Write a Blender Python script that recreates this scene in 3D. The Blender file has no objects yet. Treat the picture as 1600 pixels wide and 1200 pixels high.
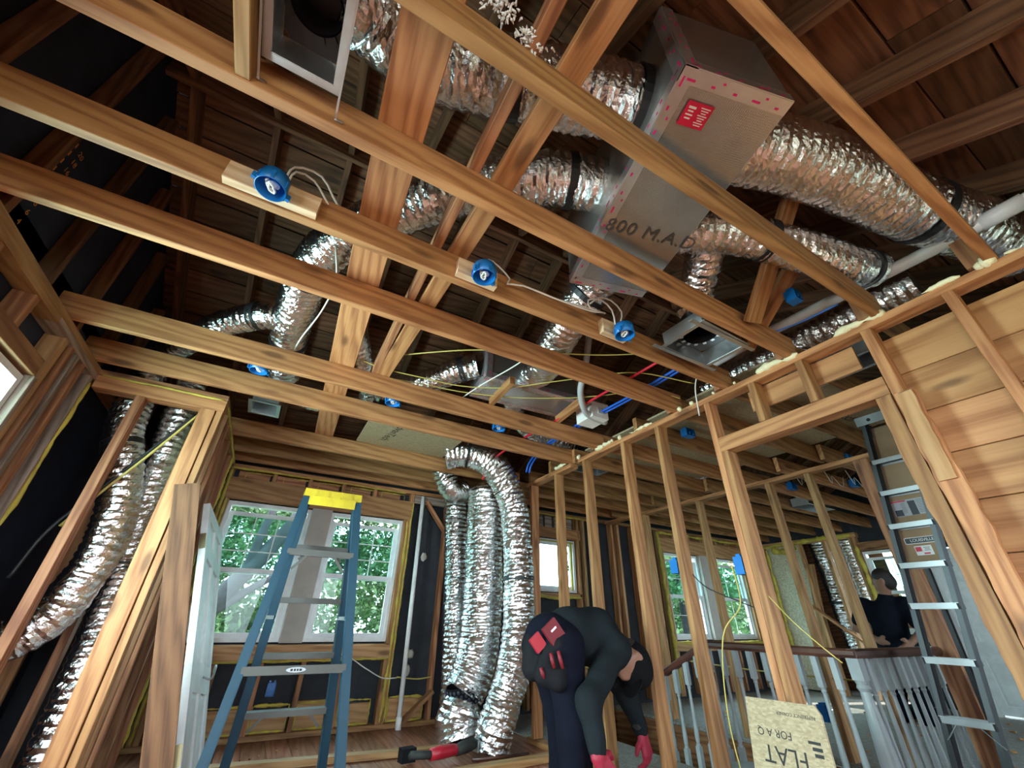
import bpy, math, random
import numpy as np
from mathutils import Vector, Matrix, noise
random.seed(7)
SC = bpy.context.scene
COL = SC.collection

# ------------------------------------------------------------------ camera
CAM_H = 0.858
cam_d = bpy.data.cameras.new('camera')
cam = bpy.data.objects.new('camera', cam_d); COL.objects.link(cam)
cam_d.sensor_width = 36.0
cam_d.lens = 36.0 * 630.0 / 1600.0
cam_d.clip_start = 0.05; cam_d.clip_end = 200
def _cam_rot(yaw, pit, rol):
    cy, sy, cp, sp = math.cos(yaw), math.sin(yaw), math.cos(pit), math.sin(pit)
    f = Vector((sy*cp, cy*cp, sp)); r = Vector((cy, -sy, 0)); u = r.cross(f)
    r2 = r*math.cos(rol) + u*math.sin(rol); u2 = r2.cross(f)
    return Matrix((r2, u2, -f)).transposed()
cam.matrix_world = Matrix.Translation((0, 0, CAM_H)) @ _cam_rot(math.radians(29.005), math.radians(30.354), math.radians(1.054)).to_4x4()
SC.camera = cam

# ------------------------------------------------------------------ exposure, sky, sun, daylight at the windows out of view
SC.view_settings.view_transform = 'Standard'
SC.view_settings.look = 'None'
SC.view_settings.exposure = 0.0
SC.view_settings.gamma = 1.0
SC.view_settings.use_curve_mapping = False
SC.cycles.max_bounces = 8
SC.cycles.diffuse_bounces = 5
SC.cycles.glossy_bounces = 4
SC.cycles.transparent_max_bounces = 12
SC.cycles.sample_clamp_indirect = 6.0
SC.cycles.caustics_reflective = False
SC.cycles.caustics_refractive = False
W = bpy.data.worlds.new('sky'); SC.world = W; W.use_nodes = True
bg = W.node_tree.nodes['Background']
bg.inputs['Color'].default_value = (0.72, 0.90, 1.0, 1)
bg.inputs['Strength'].default_value = 13.0
def sun_light(direction, strength, color):
    d = bpy.data.lights.new('sun', 'SUN'); d.energy = strength; d.color = color; d.angle = math.radians(1.0)
    o = bpy.data.objects.new('sun', d); COL.objects.link(o)
    o.rotation_euler = Vector(direction).to_track_quat('-Z', 'Y').to_euler()
    return o
sun_light((-0.74, 0.30, -0.60), 9.0, (1.0, 0.95, 0.85))
def window_daylight(loc, direction, sx, sy, power, color):
    d = bpy.data.lights.new('window_daylight', 'AREA'); d.shape = 'RECTANGLE'; d.size = sx; d.size_y = sy
    d.energy = power; d.color = color
    o = bpy.data.objects.new('window_daylight', d); COL.objects.link(o)
    o.location = loc
    o.rotation_euler = Vector(direction).to_track_quat('-Z', 'Y').to_euler()
    return o
window_daylight((-1.50, 2.03, 1.25), (1, 0.10, 0.22), 0.95, 1.1, 200, (0.95, 0.98, 1.0))
# rear wall window (behind the photographer), left gable window (behind), added fill lamp at an unseen right room opening
window_daylight((0.35, -1.93, 1.10), (0.0, 1, 0.10), 2.6, 1.1, 20, (1.0, 0.96, 0.90))
window_daylight((-1.42, -0.45, 1.10), (1, 0.30, 0.15), 1.1, 1.2, 34, (0.98, 0.98, 0.97))
window_daylight((5.6, -1.93, 1.10), (0, 1, 0.12), 2.0, 1.1, 9, (0.97, 0.98, 1.0))

# ------------------------------------------------------------------ helpers
def V(*a): return Vector(a)
def tag(o, label=None, cat=None, group=None, kind=None):
    if label: o['label'] = label
    if cat: o['category'] = cat
    if group: o['group'] = group
    if kind: o['kind'] = kind
    return o
def root(name, label, cat, loc=(0, 0, 0), group=None, kind=None):
    o = bpy.data.objects.new(name, None); COL.objects.link(o)
    o.location = loc; o.empty_display_size = 0.1
    return tag(o, label, cat, group, kind)
def adopt(o, parent):
    """child keeps its own world placement; every parent here is only translated, or sits at the origin"""
    if parent is not None:
        o.parent = parent
        m = Matrix.Identity(4); p = parent
        chain = []
        while p is not None:
            chain.append(p); p = p.parent
        for p in reversed(chain):
            m = m @ p.matrix_parent_inverse @ p.matrix_basis
        o.matrix_parent_inverse = m.inverted()
    return o
def mesh_obj(name, verts, faces, mat, parent=None, smooth=False, mw=None):
    me = bpy.data.meshes.new(name)
    me.from_pydata(verts, [], faces)
    if mat is not None: me.materials.append(MAT[mat] if isinstance(mat, str) else mat)
    if smooth:
        me.polygons.foreach_set('use_smooth', [True]*len(me.polygons))
    me.update()
    o = bpy.data.objects.new(name, me); COL.objects.link(o)
    if mw is not None: o.matrix_basis = mw
    return adopt(o, parent)
class MB:
    def __init__(s): s.v = []; s.f = []
    def add(s, v, f):
        n = len(s.v); s.v += [tuple(p) for p in v]; s.f += [tuple(i+n for i in q) for q in f]; return s
    def box(s, c, d, m=None):
        x, y, z = d[0]/2, d[1]/2, d[2]/2
        v = [Vector((a*x, b*y, e*z)) for a in (-1, 1) for b in (-1, 1) for e in (-1, 1)]
        if m is not None: v = [m @ p for p in v]
        v = [p + Vector(c) for p in v]
        return s.add(v, [(0, 1, 3, 2), (4, 6, 7, 5), (0, 4, 5, 1), (2, 3, 7, 6), (0, 2, 6, 4), (1, 5, 7, 3)])
    def box2(s, a, b):
        return s.box([(p+q)/2 for p, q in zip(a, b)], [abs(q-p) for p, q in zip(a, b)])
    def tube(s, pts, r, n=8, cap=True):
        pts = [Vector(p) for p in pts]; k = len(pts)
        rr = r if isinstance(r, (list, tuple)) else [r]*k
        fr = frames(pts); v = []; f = []
        for i, (p, (u, w, t)) in enumerate(zip(pts, fr)):
            for j in range(n):
                a = 2*math.pi*j/n; v.append(p + (u*math.cos(a) + w*math.sin(a))*rr[i])
        for i in range(k-1):
            for j in range(n):
                f.append((i*n+j, i*n+(j+1) % n, (i+1)*n+(j+1) % n, (i+1)*n+j))
        if cap:
            f.append(tuple(range(n-1, -1, -1))); f.append(tuple((k-1)*n+j for j in range(n)))
        return s.add(v, f)
    def lathe(s, prof, n=16, m=None):
        v = []; f = []; k = len(prof)
        for (r, z) in prof:
            for j in range(n):
                a = 2*math.pi*j/n; p = Vector((r*math.cos(a), r*math.sin(a), z))
                v.append(m @ p if m is not None else p)
        for i in range(k-1):
            for j in range(n):
                f.append((i*n+j, i*n+(j+1) % n, (i+1)*n+(j+1) % n, (i+1)*n+j))
        return s.add(v, f)
    def prism(s, poly, z0, z1, m=None):
        n = len(poly); v = [Vector((p[0], p[1], z0)) for p in poly] + [Vector((p[0], p[1], z1)) for p in poly]
        if m is not None: v = [m @ p for p in v]
        f = [tuple(range(n-1, -1, -1)), tuple(range(n, 2*n))] + [(i, (i+1) % n, n+(i+1) % n, n+i) for i in range(n)]
        return s.add(v, f)
    def build(s, name, mat, parent=None, smooth=False, mw=None):
        return mesh_obj(name, s.v, s.f, mat, parent, smooth, mw)
def frames(pts):
    out = []; k = len(pts); u = None
    for i in range(k):
        t = (pts[min(i+1, k-1)] - pts[max(i-1, 0)])
        if t.length < 1e-9: t = Vector((0, 0, 1))
        t.normalize()
        if u is None:
            a = Vector((0, 0, 1)) if abs(t.z) < 0.9 else Vector((1, 0, 0))
            u = (a - t*a.dot(t)).normalized()
        else:
            u = (u - t*u.dot(t))
            if u.length < 1e-6: u = t.orthogonal()
            u.normalize()
        out.append((u, t.cross(u), t))
    return out
def spline(pts, step=0.02):
    pts = [Vector(p) for p in pts]; P = [pts[0]*2-pts[1]] + pts + [pts[-1]*2-pts[-2]]
    out = []
    for i in range(1, len(P)-2):
        p0, p1, p2, p3 = P[i-1:i+3]; n = max(2, int((p2-p1).length/step))
        for k in range(n):
            t = k/n
            out.append(0.5*((2*p1) + (p2-p0)*t + (2*p0-5*p1+4*p2-p3)*t*t + (3*p1-p0-3*p2+p3)*t**3))
    out.append(P[-2]); return out
def axes_matrix(a, b, side):
    a, b = Vector(a), Vector(b); x = (b-a).normalized(); s = Vector(side)
    z = s - x*s.dot(x)
    if z.length < 1e-6: z = x.orthogonal()
    z.normalize(); y = z.cross(x)
    M = Matrix((x, y, z)).transposed().to_4x4(); M.translation = (a+b)/2
    return M, (b-a).length
def lumber(parent, name, a, b, w, t, side=(0, 0, 1), mat='pine', ch=0.0025):
    """a board from a to b: w along 'side', t across; local x runs with the grain; arrises eased"""
    M, L = axes_matrix(a, b, side); l = L/2; hy, hz = t/2, w/2
    c = min(ch, t/5, w/5)
    sec = [(-hy+c, -hz), (hy-c, -hz), (hy, -hz+c), (hy, hz-c), (hy-c, hz), (-hy+c, hz), (-hy, hz-c), (-hy, -hz+c)]
    v = [(-l, p[0], p[1]) for p in sec] + [(l, p[0], p[1]) for p in sec]
    f = [tuple(range(7, -1, -1)), tuple(range(8, 16))] + [(i, (i+1) % 8, 8+(i+1) % 8, 8+i) for i in range(8)]
    return mesh_obj(name, v, f, mat, parent, False, M)
def slab(parent, name, a, b, mat, grain='x'):
    """axis-aligned board given by two corners; grain along the named axis"""
    a, b = Vector(a), Vector(b); c = (a+b)/2; d = [abs(q) for q in (b-a)]
    ax = {'x': 0, 'y': 1, 'z': 2}[grain]; e = [Vector((1, 0, 0)), Vector((0, 1, 0)), Vector((0, 0, 1))]
    oth = [i for i in range(3) if i != ax]
    return lumber(parent, name, c-e[ax]*d[ax]/2, c+e[ax]*d[ax]/2, d[oth[1]], d[oth[0]], e[oth[1]], mat)
def cable(name, pts, r, mat, label, group=None, parent=None, n=6, cat='cable', step=0.03):
    m = MB(); m.tube(spline(pts, step), r, n)
    o = m.build(name, mat, parent, True)
    if parent is None: tag(o, label, cat, group or {'electrical_cable': 'electrical cables', 'water_tube': 'water tubes'}.get(name))
    return o
def text_mesh(name, s, size, mat, parent, mw, ext=0.0006, spacing=1.0, bold=0.0):
    cu = bpy.data.curves.new(name, 'FONT'); cu.body = s; cu.size = size; cu.extrude = ext; cu.align_x = 'CENTER'; cu.align_y = 'CENTER'
    cu.space_character = spacing; cu.offset = bold; cu.resolution_u = 3
    ob = bpy.data.objects.new(name, cu); COL.objects.link(ob)
    dg = bpy.context.evaluated_depsgraph_get(); dg.update()
    me = bpy.data.meshes.new_from_object(ob.evaluated_get(dg))
    bpy.data.objects.remove(ob); bpy.data.curves.remove(cu)
    me.materials.clear(); me.materials.append(MAT[mat])
    o = bpy.data.objects.new(name, me); COL.objects.link(o); o.matrix_basis = mw
    return adopt(o, parent)
def print_bars(name, rows, mat, parent, M):
    """small unreadable print: rows of (x, y, width, height) bars on one label"""
    m = MB()
    for x, y, w, h in rows: m.box((x, y, 0), (w, h, 0.0005))
    o = m.build(name, mat, parent, False, M); o['kind'] = 'stuff'; return o
def frame_matrix(origin, xdir, ydir):
    x = Vector(xdir).normalized(); y = Vector(ydir); y = (y - x*y.dot(x)).normalized(); z = x.cross(y)
    M = Matrix((x, y, z)).transposed().to_4x4(); M.translation = Vector(origin); return M

# ------------------------------------------------------------------ signed-distance bodies (people, foam) -> one closed surface
def sdf_mesh(caps, k, cell, extra=None):
    """caps: (a, b, ra, rb); smooth union; naive surface nets"""
    A = np.array([c[0] for c in caps], float); B = np.array([c[1] for c in caps], float)
    ra = np.array([c[2] for c in caps]); rb = np.array([c[3] for c in caps])
    lo = np.minimum((A - ra[:, None]).min(0), (B - rb[:, None]).min(0)) - 3*cell
    hi = np.maximum((A + ra[:, None]).max(0), (B + rb[:, None]).max(0)) + 3*cell
    n = np.ceil((hi-lo)/cell).astype(int)+1
    g = np.stack(np.meshgrid(*[lo[i]+cell*np.arange(n[i]) for i in range(3)], indexing='ij'), -1)
    D = np.full(n, 1e3)
    for a, b, r0, r1 in zip(A, B, ra, rb):
        ab = b-a; L = ab @ ab
        t = np.clip(((g-a) @ ab)/L, 0, 1) if L > 1e-12 else np.zeros(n)
        d = np.linalg.norm(g-(a+t[..., None]*ab), axis=-1) - (r0+t*(r1-r0))
        h = np.clip(0.5+0.5*(D-d)/k, 0, 1); D = D*(1-h)+d*h-k*h*(1-h)
    if extra is not None: D = extra(g, D)
    s = D < 0
    c = np.zeros(np.array(n)-1, int); P = np.zeros(tuple(np.array(n)-1)+(3,)); N = np.zeros(np.array(n)-1)
    corners = [(i, j, l) for i in (0, 1) for j in (0, 1) for l in (0, 1)]
    def sub(X, o): return X[o[0]:X.shape[0]-1+o[0], o[1]:X.shape[1]-1+o[1], o[2]:X.shape[2]-1+o[2]]
    for i, p in enumerate(corners):
        for q in corners[i+1:]:
            if sum(abs(x-y) for x, y in zip(p, q)) != 1: continue
            d0, d1 = sub(D, p), sub(D, q); m = (d0 < 0) != (d1 < 0)
            t = np.where(m, d0/np.where(m, d0-d1, 1), 0)
            pos = np.array(p, float) + t[..., None]*(np.array(q)-np.array(p))
            P += np.where(m[..., None], pos, 0); N += m
    act = N > 0; idx = -np.ones(act.shape, int); idx[act] = np.arange(act.sum())
    ijk = np.argwhere(act); verts = lo + cell*(ijk + P[act]/N[act][:, None])
    faces = []
    for ax in range(3):
        o1, o2 = [(1, 2), (2, 0), (0, 1)][ax]
        sl0 = [slice(1, -1)]*3; sl1 = [slice(1, -1)]*3
        sl0[ax] = slice(0, -1); sl1[ax] = slice(1, None)
        a0 = s[tuple(sl0)]; a1 = s[tuple(sl1)]; e = np.argwhere(a0 != a1)
        off = np.array([1, 1, 1]); off[ax] = 0
        for q in e:
            p = q+off; d1 = np.zeros(3, int); d1[o1] = 1; d2 = np.zeros(3, int); d2[o2] = 1
            f = [idx[tuple(p-d1-d2)], idx[tuple(p-d2)], idx[tuple(p)], idx[tuple(p-d1)]]
            if not a0[tuple(q)]: f.reverse()
            faces.append(tuple(int(x) for x in f))
    return [tuple(p) for p in verts], faces
# ------------------------------------------------------------------ materials (all procedural)
MAT = {}
class NT:
    def __init__(s, name):
        s.m = bpy.data.materials.new(name); s.m.use_nodes = True; s.t = s.m.node_tree; s.b = s.t.nodes['Principled BSDF']
        MAT[name] = s.m
    def n(s, typ, **kw):
        o = s.t.nodes.new(typ)
        for k, v in kw.items(): setattr(o, k, v)
        return o
    def l(s, a, b): s.t.links.new(a, b)
    def set(s, **kw):
        for k, v in kw.items(): s.b.inputs[k.replace('_', ' ')].default_value = v
        return s
    def coords(s, scale, rnd=True, space='Object'):
        tc = s.n('ShaderNodeTexCoord'); out = tc.outputs[space]
        if rnd:
            oi = s.n('ShaderNodeObjectInfo'); mu = s.n('ShaderNodeVectorMath', operation='SCALE'); mu.inputs[0].default_value = (37.0, 91.0, 53.0)
            s.l(oi.outputs['Random'], mu.inputs['Scale'])
            ad = s.n('ShaderNodeVectorMath', operation='ADD'); s.l(out, ad.inputs[0]); s.l(mu.outputs[0], ad.inputs[1]); out = ad.outputs[0]
        mp = s.n('ShaderNodeMapping'); mp.inputs['Scale'].default_value = scale; s.l(out, mp.inputs['Vector'])
        return mp.outputs[0]
    def noise(s, vec, scale=5, detail=3, rough=0.5, dist=0.0):
        t = s.n('ShaderNodeTexNoise'); t.inputs['Scale'].default_value = scale; t.inputs['Detail'].default_value = detail
        t.inputs['Roughness'].default_value = rough; t.inputs['Distortion'].default_value = dist
        s.l(vec, t.inputs['Vector']); return t.outputs['Fac']
    def ramp(s, fac, stops):
        r = s.n('ShaderNodeValToRGB'); s.l(fac, r.inputs['Fac']); e = r.color_ramp.elements
        while len(e) < len(stops): e.new(0.5)
        for q, (p, c) in zip(e, stops): q.position = p; q.color = (*c, 1) if len(c) == 3 else c
        return r.outputs['Color']
    def mix(s, fac, a, b, mode='MIX'):
        x = s.n('ShaderNodeMix', data_type='RGBA', blend_type=mode)
        if isinstance(fac, (int, float)): x.inputs['Factor'].default_value = fac
        else: s.l(fac, x.inputs['Factor'])
        for v, i in ((a, 6), (b, 7)):
            if isinstance(v, tuple): x.inputs[i].default_value = (*v, 1)
            else: s.l(v, x.inputs[i])
        return x.outputs[2]
    def math(s, op, a, b=None, c=None):
        x = s.n('ShaderNodeMath', operation=op)
        for i, v in enumerate((a, b, c)):
            if v is None: continue
            if isinstance(v, (int, float)): x.inputs[i].default_value = v
            else: s.l(v, x.inputs[i])
        return x.outputs[0]
    def bump(s, h, strength=0.3, dist=0.01):
        b = s.n('ShaderNodeBump'); b.inputs['Strength'].default_value = strength; b.inputs['Distance'].default_value = dist
        s.l(h, b.inputs['Height']); s.l(b.outputs['Normal'], s.b.inputs['Normal']); return b
def plain(name, col, rough=0.5, metal=0.0, var=0.06, bump=0.0, bscale=60, **kw):
    t = NT(name); v = t.coords((1, 1, 1)); f = t.noise(v, 6, 4, 0.6)
    lo = tuple(c*(1-var*2) for c in col); hi = tuple(min(1, c*(1+var*2)) for c in col)
    t.l(t.ramp(f, [(0.3, lo), (0.7, hi)]), t.b.inputs['Base Color'])
    t.set(Roughness=rough, Metallic=metal, **kw)
    if bump: t.bump(t.noise(v, bscale, 3), bump, 0.004)
    return t
def wood(name, light, mid, dark, knots=True, rough=0.62, band=11.0, spread=0.22, bump=0.4, stain=0.35):
    t = NT(name)
    v = t.coords((0.10, 1, 1))
    w = t.n('ShaderNodeTexWave', wave_type='BANDS', bands_direction='DIAGONAL', wave_profile='SIN')
    w.inputs['Scale'].default_value = band; w.inputs['Distortion'].default_value = 9.0; w.inputs['Detail'].default_value = 3.0
    w.inputs['Detail Scale'].default_value = 0.9; w.inputs['Detail Roughness'].default_value = 0.55
    t.l(v, w.inputs['Vector'])
    v2 = t.coords((2.2, 95, 95)); fine = t.noise(v2, 1.0, 3, 0.6)
    v3 = t.coords((1.6, 4.0, 4.0)); blot = t.noise(v3, 1.3, 4, 0.6)
    g = t.math('MULTIPLY_ADD', w.outputs['Fac'], 0.38, t.math('MULTIPLY', fine, 0.62))
    col = t.ramp(g, [(0.26, dark), (0.47, mid), (0.74, light)])
    col = t.mix(t.math('MULTIPLY', t.ramp(blot, [(0.42, (0, 0, 0)), (0.72, (1, 1, 1))]), stain), col, tuple(c*0.55 for c in dark))
    if knots:
        v4 = t.coords((2.3, 7.5, 7.5)); vo = t.n('ShaderNodeTexVoronoi', feature='F1'); vo.inputs['Scale'].default_value = 1.0
        vo.inputs['Randomness'].default_value = 1.0; t.l(v4, vo.inputs['Vector'])
        kn = t.ramp(vo.outputs['Distance'], [(0.10, (1, 1, 1)), (0.20, (0, 0, 0))])
        col = t.mix(t.math('MULTIPLY', kn, 0.75), col, tuple(c*0.35 for c in dark))
    oi = t.n('ShaderNodeObjectInfo')
    hs = t.n('ShaderNodeHueSaturation'); t.l(col, hs.inputs['Color'])
    t.l(t.math('MULTIPLY_ADD', oi.outputs['Random'], spread*2, 1-spread), hs.inputs['Value'])
    t.l(t.math('MULTIPLY_ADD', oi.outputs['Random'], -0.012, 0.503), hs.inputs['Hue'])
    t.l(hs.outputs['Color'], t.b.inputs['Base Color'])
    t.set(Roughness=rough)
    t.bump(g, bump, 0.003)
    return t
wood('pine', (0.50, 0.262, 0.102), (0.42, 0.20, 0.074), (0.29, 0.125, 0.043))
wood('pale_pine', (0.58, 0.345, 0.155), (0.50, 0.275, 0.112), (0.38, 0.19, 0.07))
wood('fresh_pine', (0.80, 0.60, 0.40), (0.72, 0.51, 0.31), (0.60, 0.38, 0.21), spread=0.1, stain=0.1)
wood('reddish_fir', (0.46, 0.22, 0.10), (0.36, 0.155, 0.065), (0.23, 0.085, 0.035))
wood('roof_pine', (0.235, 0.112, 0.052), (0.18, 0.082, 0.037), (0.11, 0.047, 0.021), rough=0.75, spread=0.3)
wood('plywood', (0.53, 0.29, 0.118), (0.45, 0.225, 0.085), (0.32, 0.145, 0.05), band=5.0, spread=0.12)
wood('weathered', (0.42, 0.335, 0.28), (0.33, 0.25, 0.20), (0.20, 0.145, 0.11), rough=0.8)
wood('floor_oak', (0.44, 0.20, 0.115), (0.34, 0.14, 0.08), (0.23, 0.09, 0.05), knots=False, rough=0.42, spread=0.18)
wood('rail_mahogany', (0.12, 0.045, 0.028), (0.085, 0.03, 0.02), (0.05, 0.018, 0.012), knots=False, rough=0.32, spread=0.05)
def foil(name, base, rough, ks=1.0):
    t = NT(name)
    v = t.coords((1, 1, 1)); 
    vo = t.n('ShaderNodeTexVoronoi', feature='F1'); vo.inputs['Scale'].default_value = 48*ks
    wv = t.noise(v, 20*ks, 2, 0.5); ad = t.n('ShaderNodeVectorMath', operation='ADD'); cb = t.n('ShaderNodeCombineXYZ')
    for i in range(3): t.l(t.math('MULTIPLY', wv, 0.04), cb.inputs[i])
    t.l(v, ad.inputs[0]); t.l(cb.outputs[0], ad.inputs[1]); t.l(ad.outputs[0], vo.inputs['Vector'])
    no = t.noise(v, 85*ks, 4, 0.6, 1.5)
    no2 = t.noise(v, 26*ks, 3, 0.55, 2.0)
    h = t.math('ADD', t.math('MULTIPLY', vo.outputs['Distance'], 0.5), t.math('ADD', t.math('MULTIPLY', no, 0.5), no2))
    t.bump(h, 0.7, 0.0035)
    t.l(t.ramp(no2, [(0.3, tuple(c*0.86 for c in base)), (0.7, base)]), t.b.inputs['Base Color'])
    t.l(t.math('MULTIPLY_ADD', no, 0.16, rough), t.b.inputs['Roughness'])
    t.set(Metallic=1.0)
    return t
foil('duct_foil', (0.92, 0.92, 0.93), 0.10)
def board_foil(name):
    t = NT(name); v = t.coords((1, 1, 1), rnd=False)
    # reinforced facing: a fine scrim of threads in two directions
    sx = t.n('ShaderNodeSeparateXYZ'); t.l(v, sx.inputs[0])
    lines = None
    for k, o in enumerate(('X', 'Y', 'Z')):
        w = t.math('ABSOLUTE', t.math('SINE', t.math('MULTIPLY', sx.outputs[o], 420.0)))
        w = t.math('POWER', w, 9.0); lines = w if lines is None else t.math('MAXIMUM', lines, w)
    no = t.noise(v, 9, 4, 0.6)
    t.bump(t.math('ADD', t.math('MULTIPLY', lines, 0.25), no), 0.22, 0.004)
    t.l(t.ramp(no, [(0.3, (0.50, 0.50, 0.50)), (0.7, (0.60, 0.60, 0.60))]), t.b.inputs['Base Color'])
    t.set(Metallic=0.85, Roughness=0.26)
board_foil('duct_board_foil')
plain('foil_tape', (0.72, 0.72, 0.74), 0.28, 0.8, bump=0.3, bscale=40)
def metal(name, base, rough, bumpk=0.05):
    t = NT(name); v = t.coords((1, 1, 1)); no = t.noise(v, 8, 5, 0.65)
    t.l(t.ramp(no, [(0.3, tuple(c*0.82 for c in base)), (0.7, base)]), t.b.inputs['Base Color'])
    t.l(t.math('MULTIPLY_ADD', no, 0.2, rough), t.b.inputs['Roughness']); t.set(Metallic=1.0)
    t.bump(no, bumpk, 0.01)
metal('galvanized', (0.70, 0.73, 0.76), 0.25, 0.15)
metal('aluminium', (0.42, 0.44, 0.46), 0.36)
plain('backlit_aluminium', (0.085, 0.08, 0.075), 0.6, 0.1)  # backlit dimness of the blue ladder's treads and braces, put into the base colour
metal('shaded_aluminium', (0.13, 0.14, 0.15), 0.42)  # shade on the metal ladder's rails put into the colour; treads stay lighter
metal('steel', (0.55, 0.56, 0.58), 0.35)
plain('duct_inside', (0.012, 0.012, 0.014), 0.35)
plain('strap_black', (0.012, 0.012, 0.014), 0.5)
plain('magenta_print', (0.75, 0.02, 0.20), 0.4)
plain('label_red', (0.70, 0.015, 0.07), 0.45)
plain('print_white', (0.85, 0.85, 0.85), 0.5)
plain('print_black', (0.015, 0.014, 0.013), 0.6)
plain('print_grey', (0.10, 0.105, 0.11), 0.6)
plain('print_orange', (0.80, 0.33, 0.08), 0.6)
plain('box_blue', (0.008, 0.16, 0.50), 0.35)
plain('cable_white', (0.80, 0.79, 0.75), 0.4)
plain('cable_yellow', (0.55, 0.45, 0.12), 0.4)
plain('cable_blue', (0.05, 0.20, 0.70), 0.4)
plain('cable_black', (0.02, 0.02, 0.022), 0.5)
plain('pex_red', (0.70, 0.02, 0.04), 0.35)
plain('pex_blue', (0.02, 0.13, 0.65), 0.35)
plain('pvc_white', (0.90, 0.90, 0.90), 0.35)
plain('pvc_grey', (0.52, 0.54, 0.56), 0.4)
plain('foam_cream', (0.86, 0.78, 0.52), 0.75, bump=0.8, bscale=90, var=0.1)
plain('foam_yellow', (0.55, 0.44, 0.075), 0.75, bump=0.8, bscale=70, var=0.14)
plain('insulation_white', (0.80, 0.82, 0.84), 0.9, bump=1.0, bscale=120)
plain('white_vinyl', (0.80, 0.82, 0.83), 0.35)
plain('white_paint', (0.84, 0.87, 0.88), 0.4)
plain('mullion_paint', (0.50, 0.46, 0.41), 0.6)
plain('baluster_paint', (0.33, 0.37, 0.385), 0.45)
plain('felt_black', (0.020, 0.023, 0.030), 0.8, bump=0.4, bscale=30, var=0.2)
plain('felt_navy', (0.012, 0.016, 0.034), 0.7, bump=0.5, bscale=18, var=0.25)
plain('ladder_blue', (0.005, 0.042, 0.075), 0.55)
plain('ladder_yellow', (0.55, 0.40, 0.012), 0.4, var=0.15)
plain('rubber', (0.02, 0.02, 0.02), 0.7)
plain('cardboard', (0.36, 0.24, 0.14), 0.75, bump=0.1)
plain('sticker_dark', (0.02, 0.022, 0.04), 0.4)
plain('sticker_grey', (0.45, 0.46, 0.50), 0.5)
plain('shirt_grey', (0.013, 0.017, 0.020), 0.9, bump=0.6, bscale=220, Specular_IOR_Level=0.08)
plain('shirt_navy', (0.007, 0.009, 0.016), 0.9, bump=0.6, bscale=220, Specular_IOR_Level=0.08)
plain('trousers_navy', (0.006, 0.007, 0.014), 0.9, bump=0.6, bscale=180, Specular_IOR_Level=0.08)
plain('skin', (0.30, 0.15, 0.10), 0.5)
plain('hair_dark', (0.02, 0.015, 0.012), 0.6, bump=1.0, bscale=150)
plain('cap_black', (0.008, 0.008, 0.009), 0.9, bump=0.5, bscale=200, Specular_IOR_Level=0.08)
plain('glove_red', (0.30, 0.010, 0.035), 0.6, bump=0.5, bscale=120)
plain('glove_grey', (0.30, 0.24, 0.21), 0.6, bump=0.5, bscale=120)
plain('pouch_red', (0.16, 0.006, 0.014), 0.6)
plain('pouch_black', (0.009, 0.009, 0.011), 0.8, bump=0.5, Specular_IOR_Level=0.12)
plain('tool_red', (0.42, 0.012, 0.03), 0.4)
plain('tote_blue', (0.45, 0.60, 0.68), 0.4)
plain('brass', (0.45, 0.36, 0.20), 0.35, 1.0)
def osb(name, cols, space_rnd=True):
    t = NT(name); v = t.coords((1, 1, 1), rnd=space_rnd)
    vo = t.n('ShaderNodeTexVoronoi', feature='F1'); vo.inputs['Scale'].default_value = 62
    di = t.noise(v, 7, 2); mp = t.n('ShaderNodeMapping'); mp.inputs['Scale'].default_value = (1.0, 2.6, 1.0); mp.inputs['Rotation'].default_value = (0.3, 0.2, 0.6)
    t.l(v, mp.inputs['Vector']); t.l(mp.outputs[0], vo.inputs['Vector'])
    sx = t.n('ShaderNodeSeparateColor'); t.l(vo.outputs['Color'], sx.inputs[0])
    n2 = t.noise(v, 60, 3)
    g = t.math('MULTIPLY_ADD', sx.outputs[0], 0.6, t.math('MULTIPLY', n2, 0.4))
    t.l(t.ramp(g, [(0.15, cols[0]), (0.5, cols[1]), (0.85, cols[2])]), t.b.inputs['Base Color'])
    t.set(Roughness=0.7); t.bump(g, 0.4, 0.003)
osb('osb', ((0.34, 0.265, 0.155), (0.43, 0.345, 0.21), (0.52, 0.43, 0.275)))
osb('osb_pale', ((0.42, 0.38, 0.26), (0.58, 0.53, 0.38), (0.70, 0.65, 0.49)))
osb('subfloor', ((0.20, 0.18, 0.16), (0.30, 0.28, 0.25), (0.42, 0.40, 0.37)))
def glass(name, tint, refl=0.012):
    t = NT(name); t.t.nodes.remove(t.b); out = t.t.nodes['Material Output']
    tr = t.n('ShaderNodeBsdfTransparent'); tr.inputs['Color'].default_value = (*tint, 1)
    gl = t.n('ShaderNodeBsdfGlossy'); gl.inputs['Roughness'].default_value = 0.02
    mx = t.n('ShaderNodeMixShader'); mx.inputs[0].default_value = refl
    t.l(tr.outputs[0], mx.inputs[1]); t.l(gl.outputs[0], mx.inputs[2]); t.l(mx.outputs[0], out.inputs['Surface'])
glass('window_glass', (0.90, 0.97, 0.96))
glass('window_glass_double', (0.62, 0.84, 0.82), 0.02)
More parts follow.
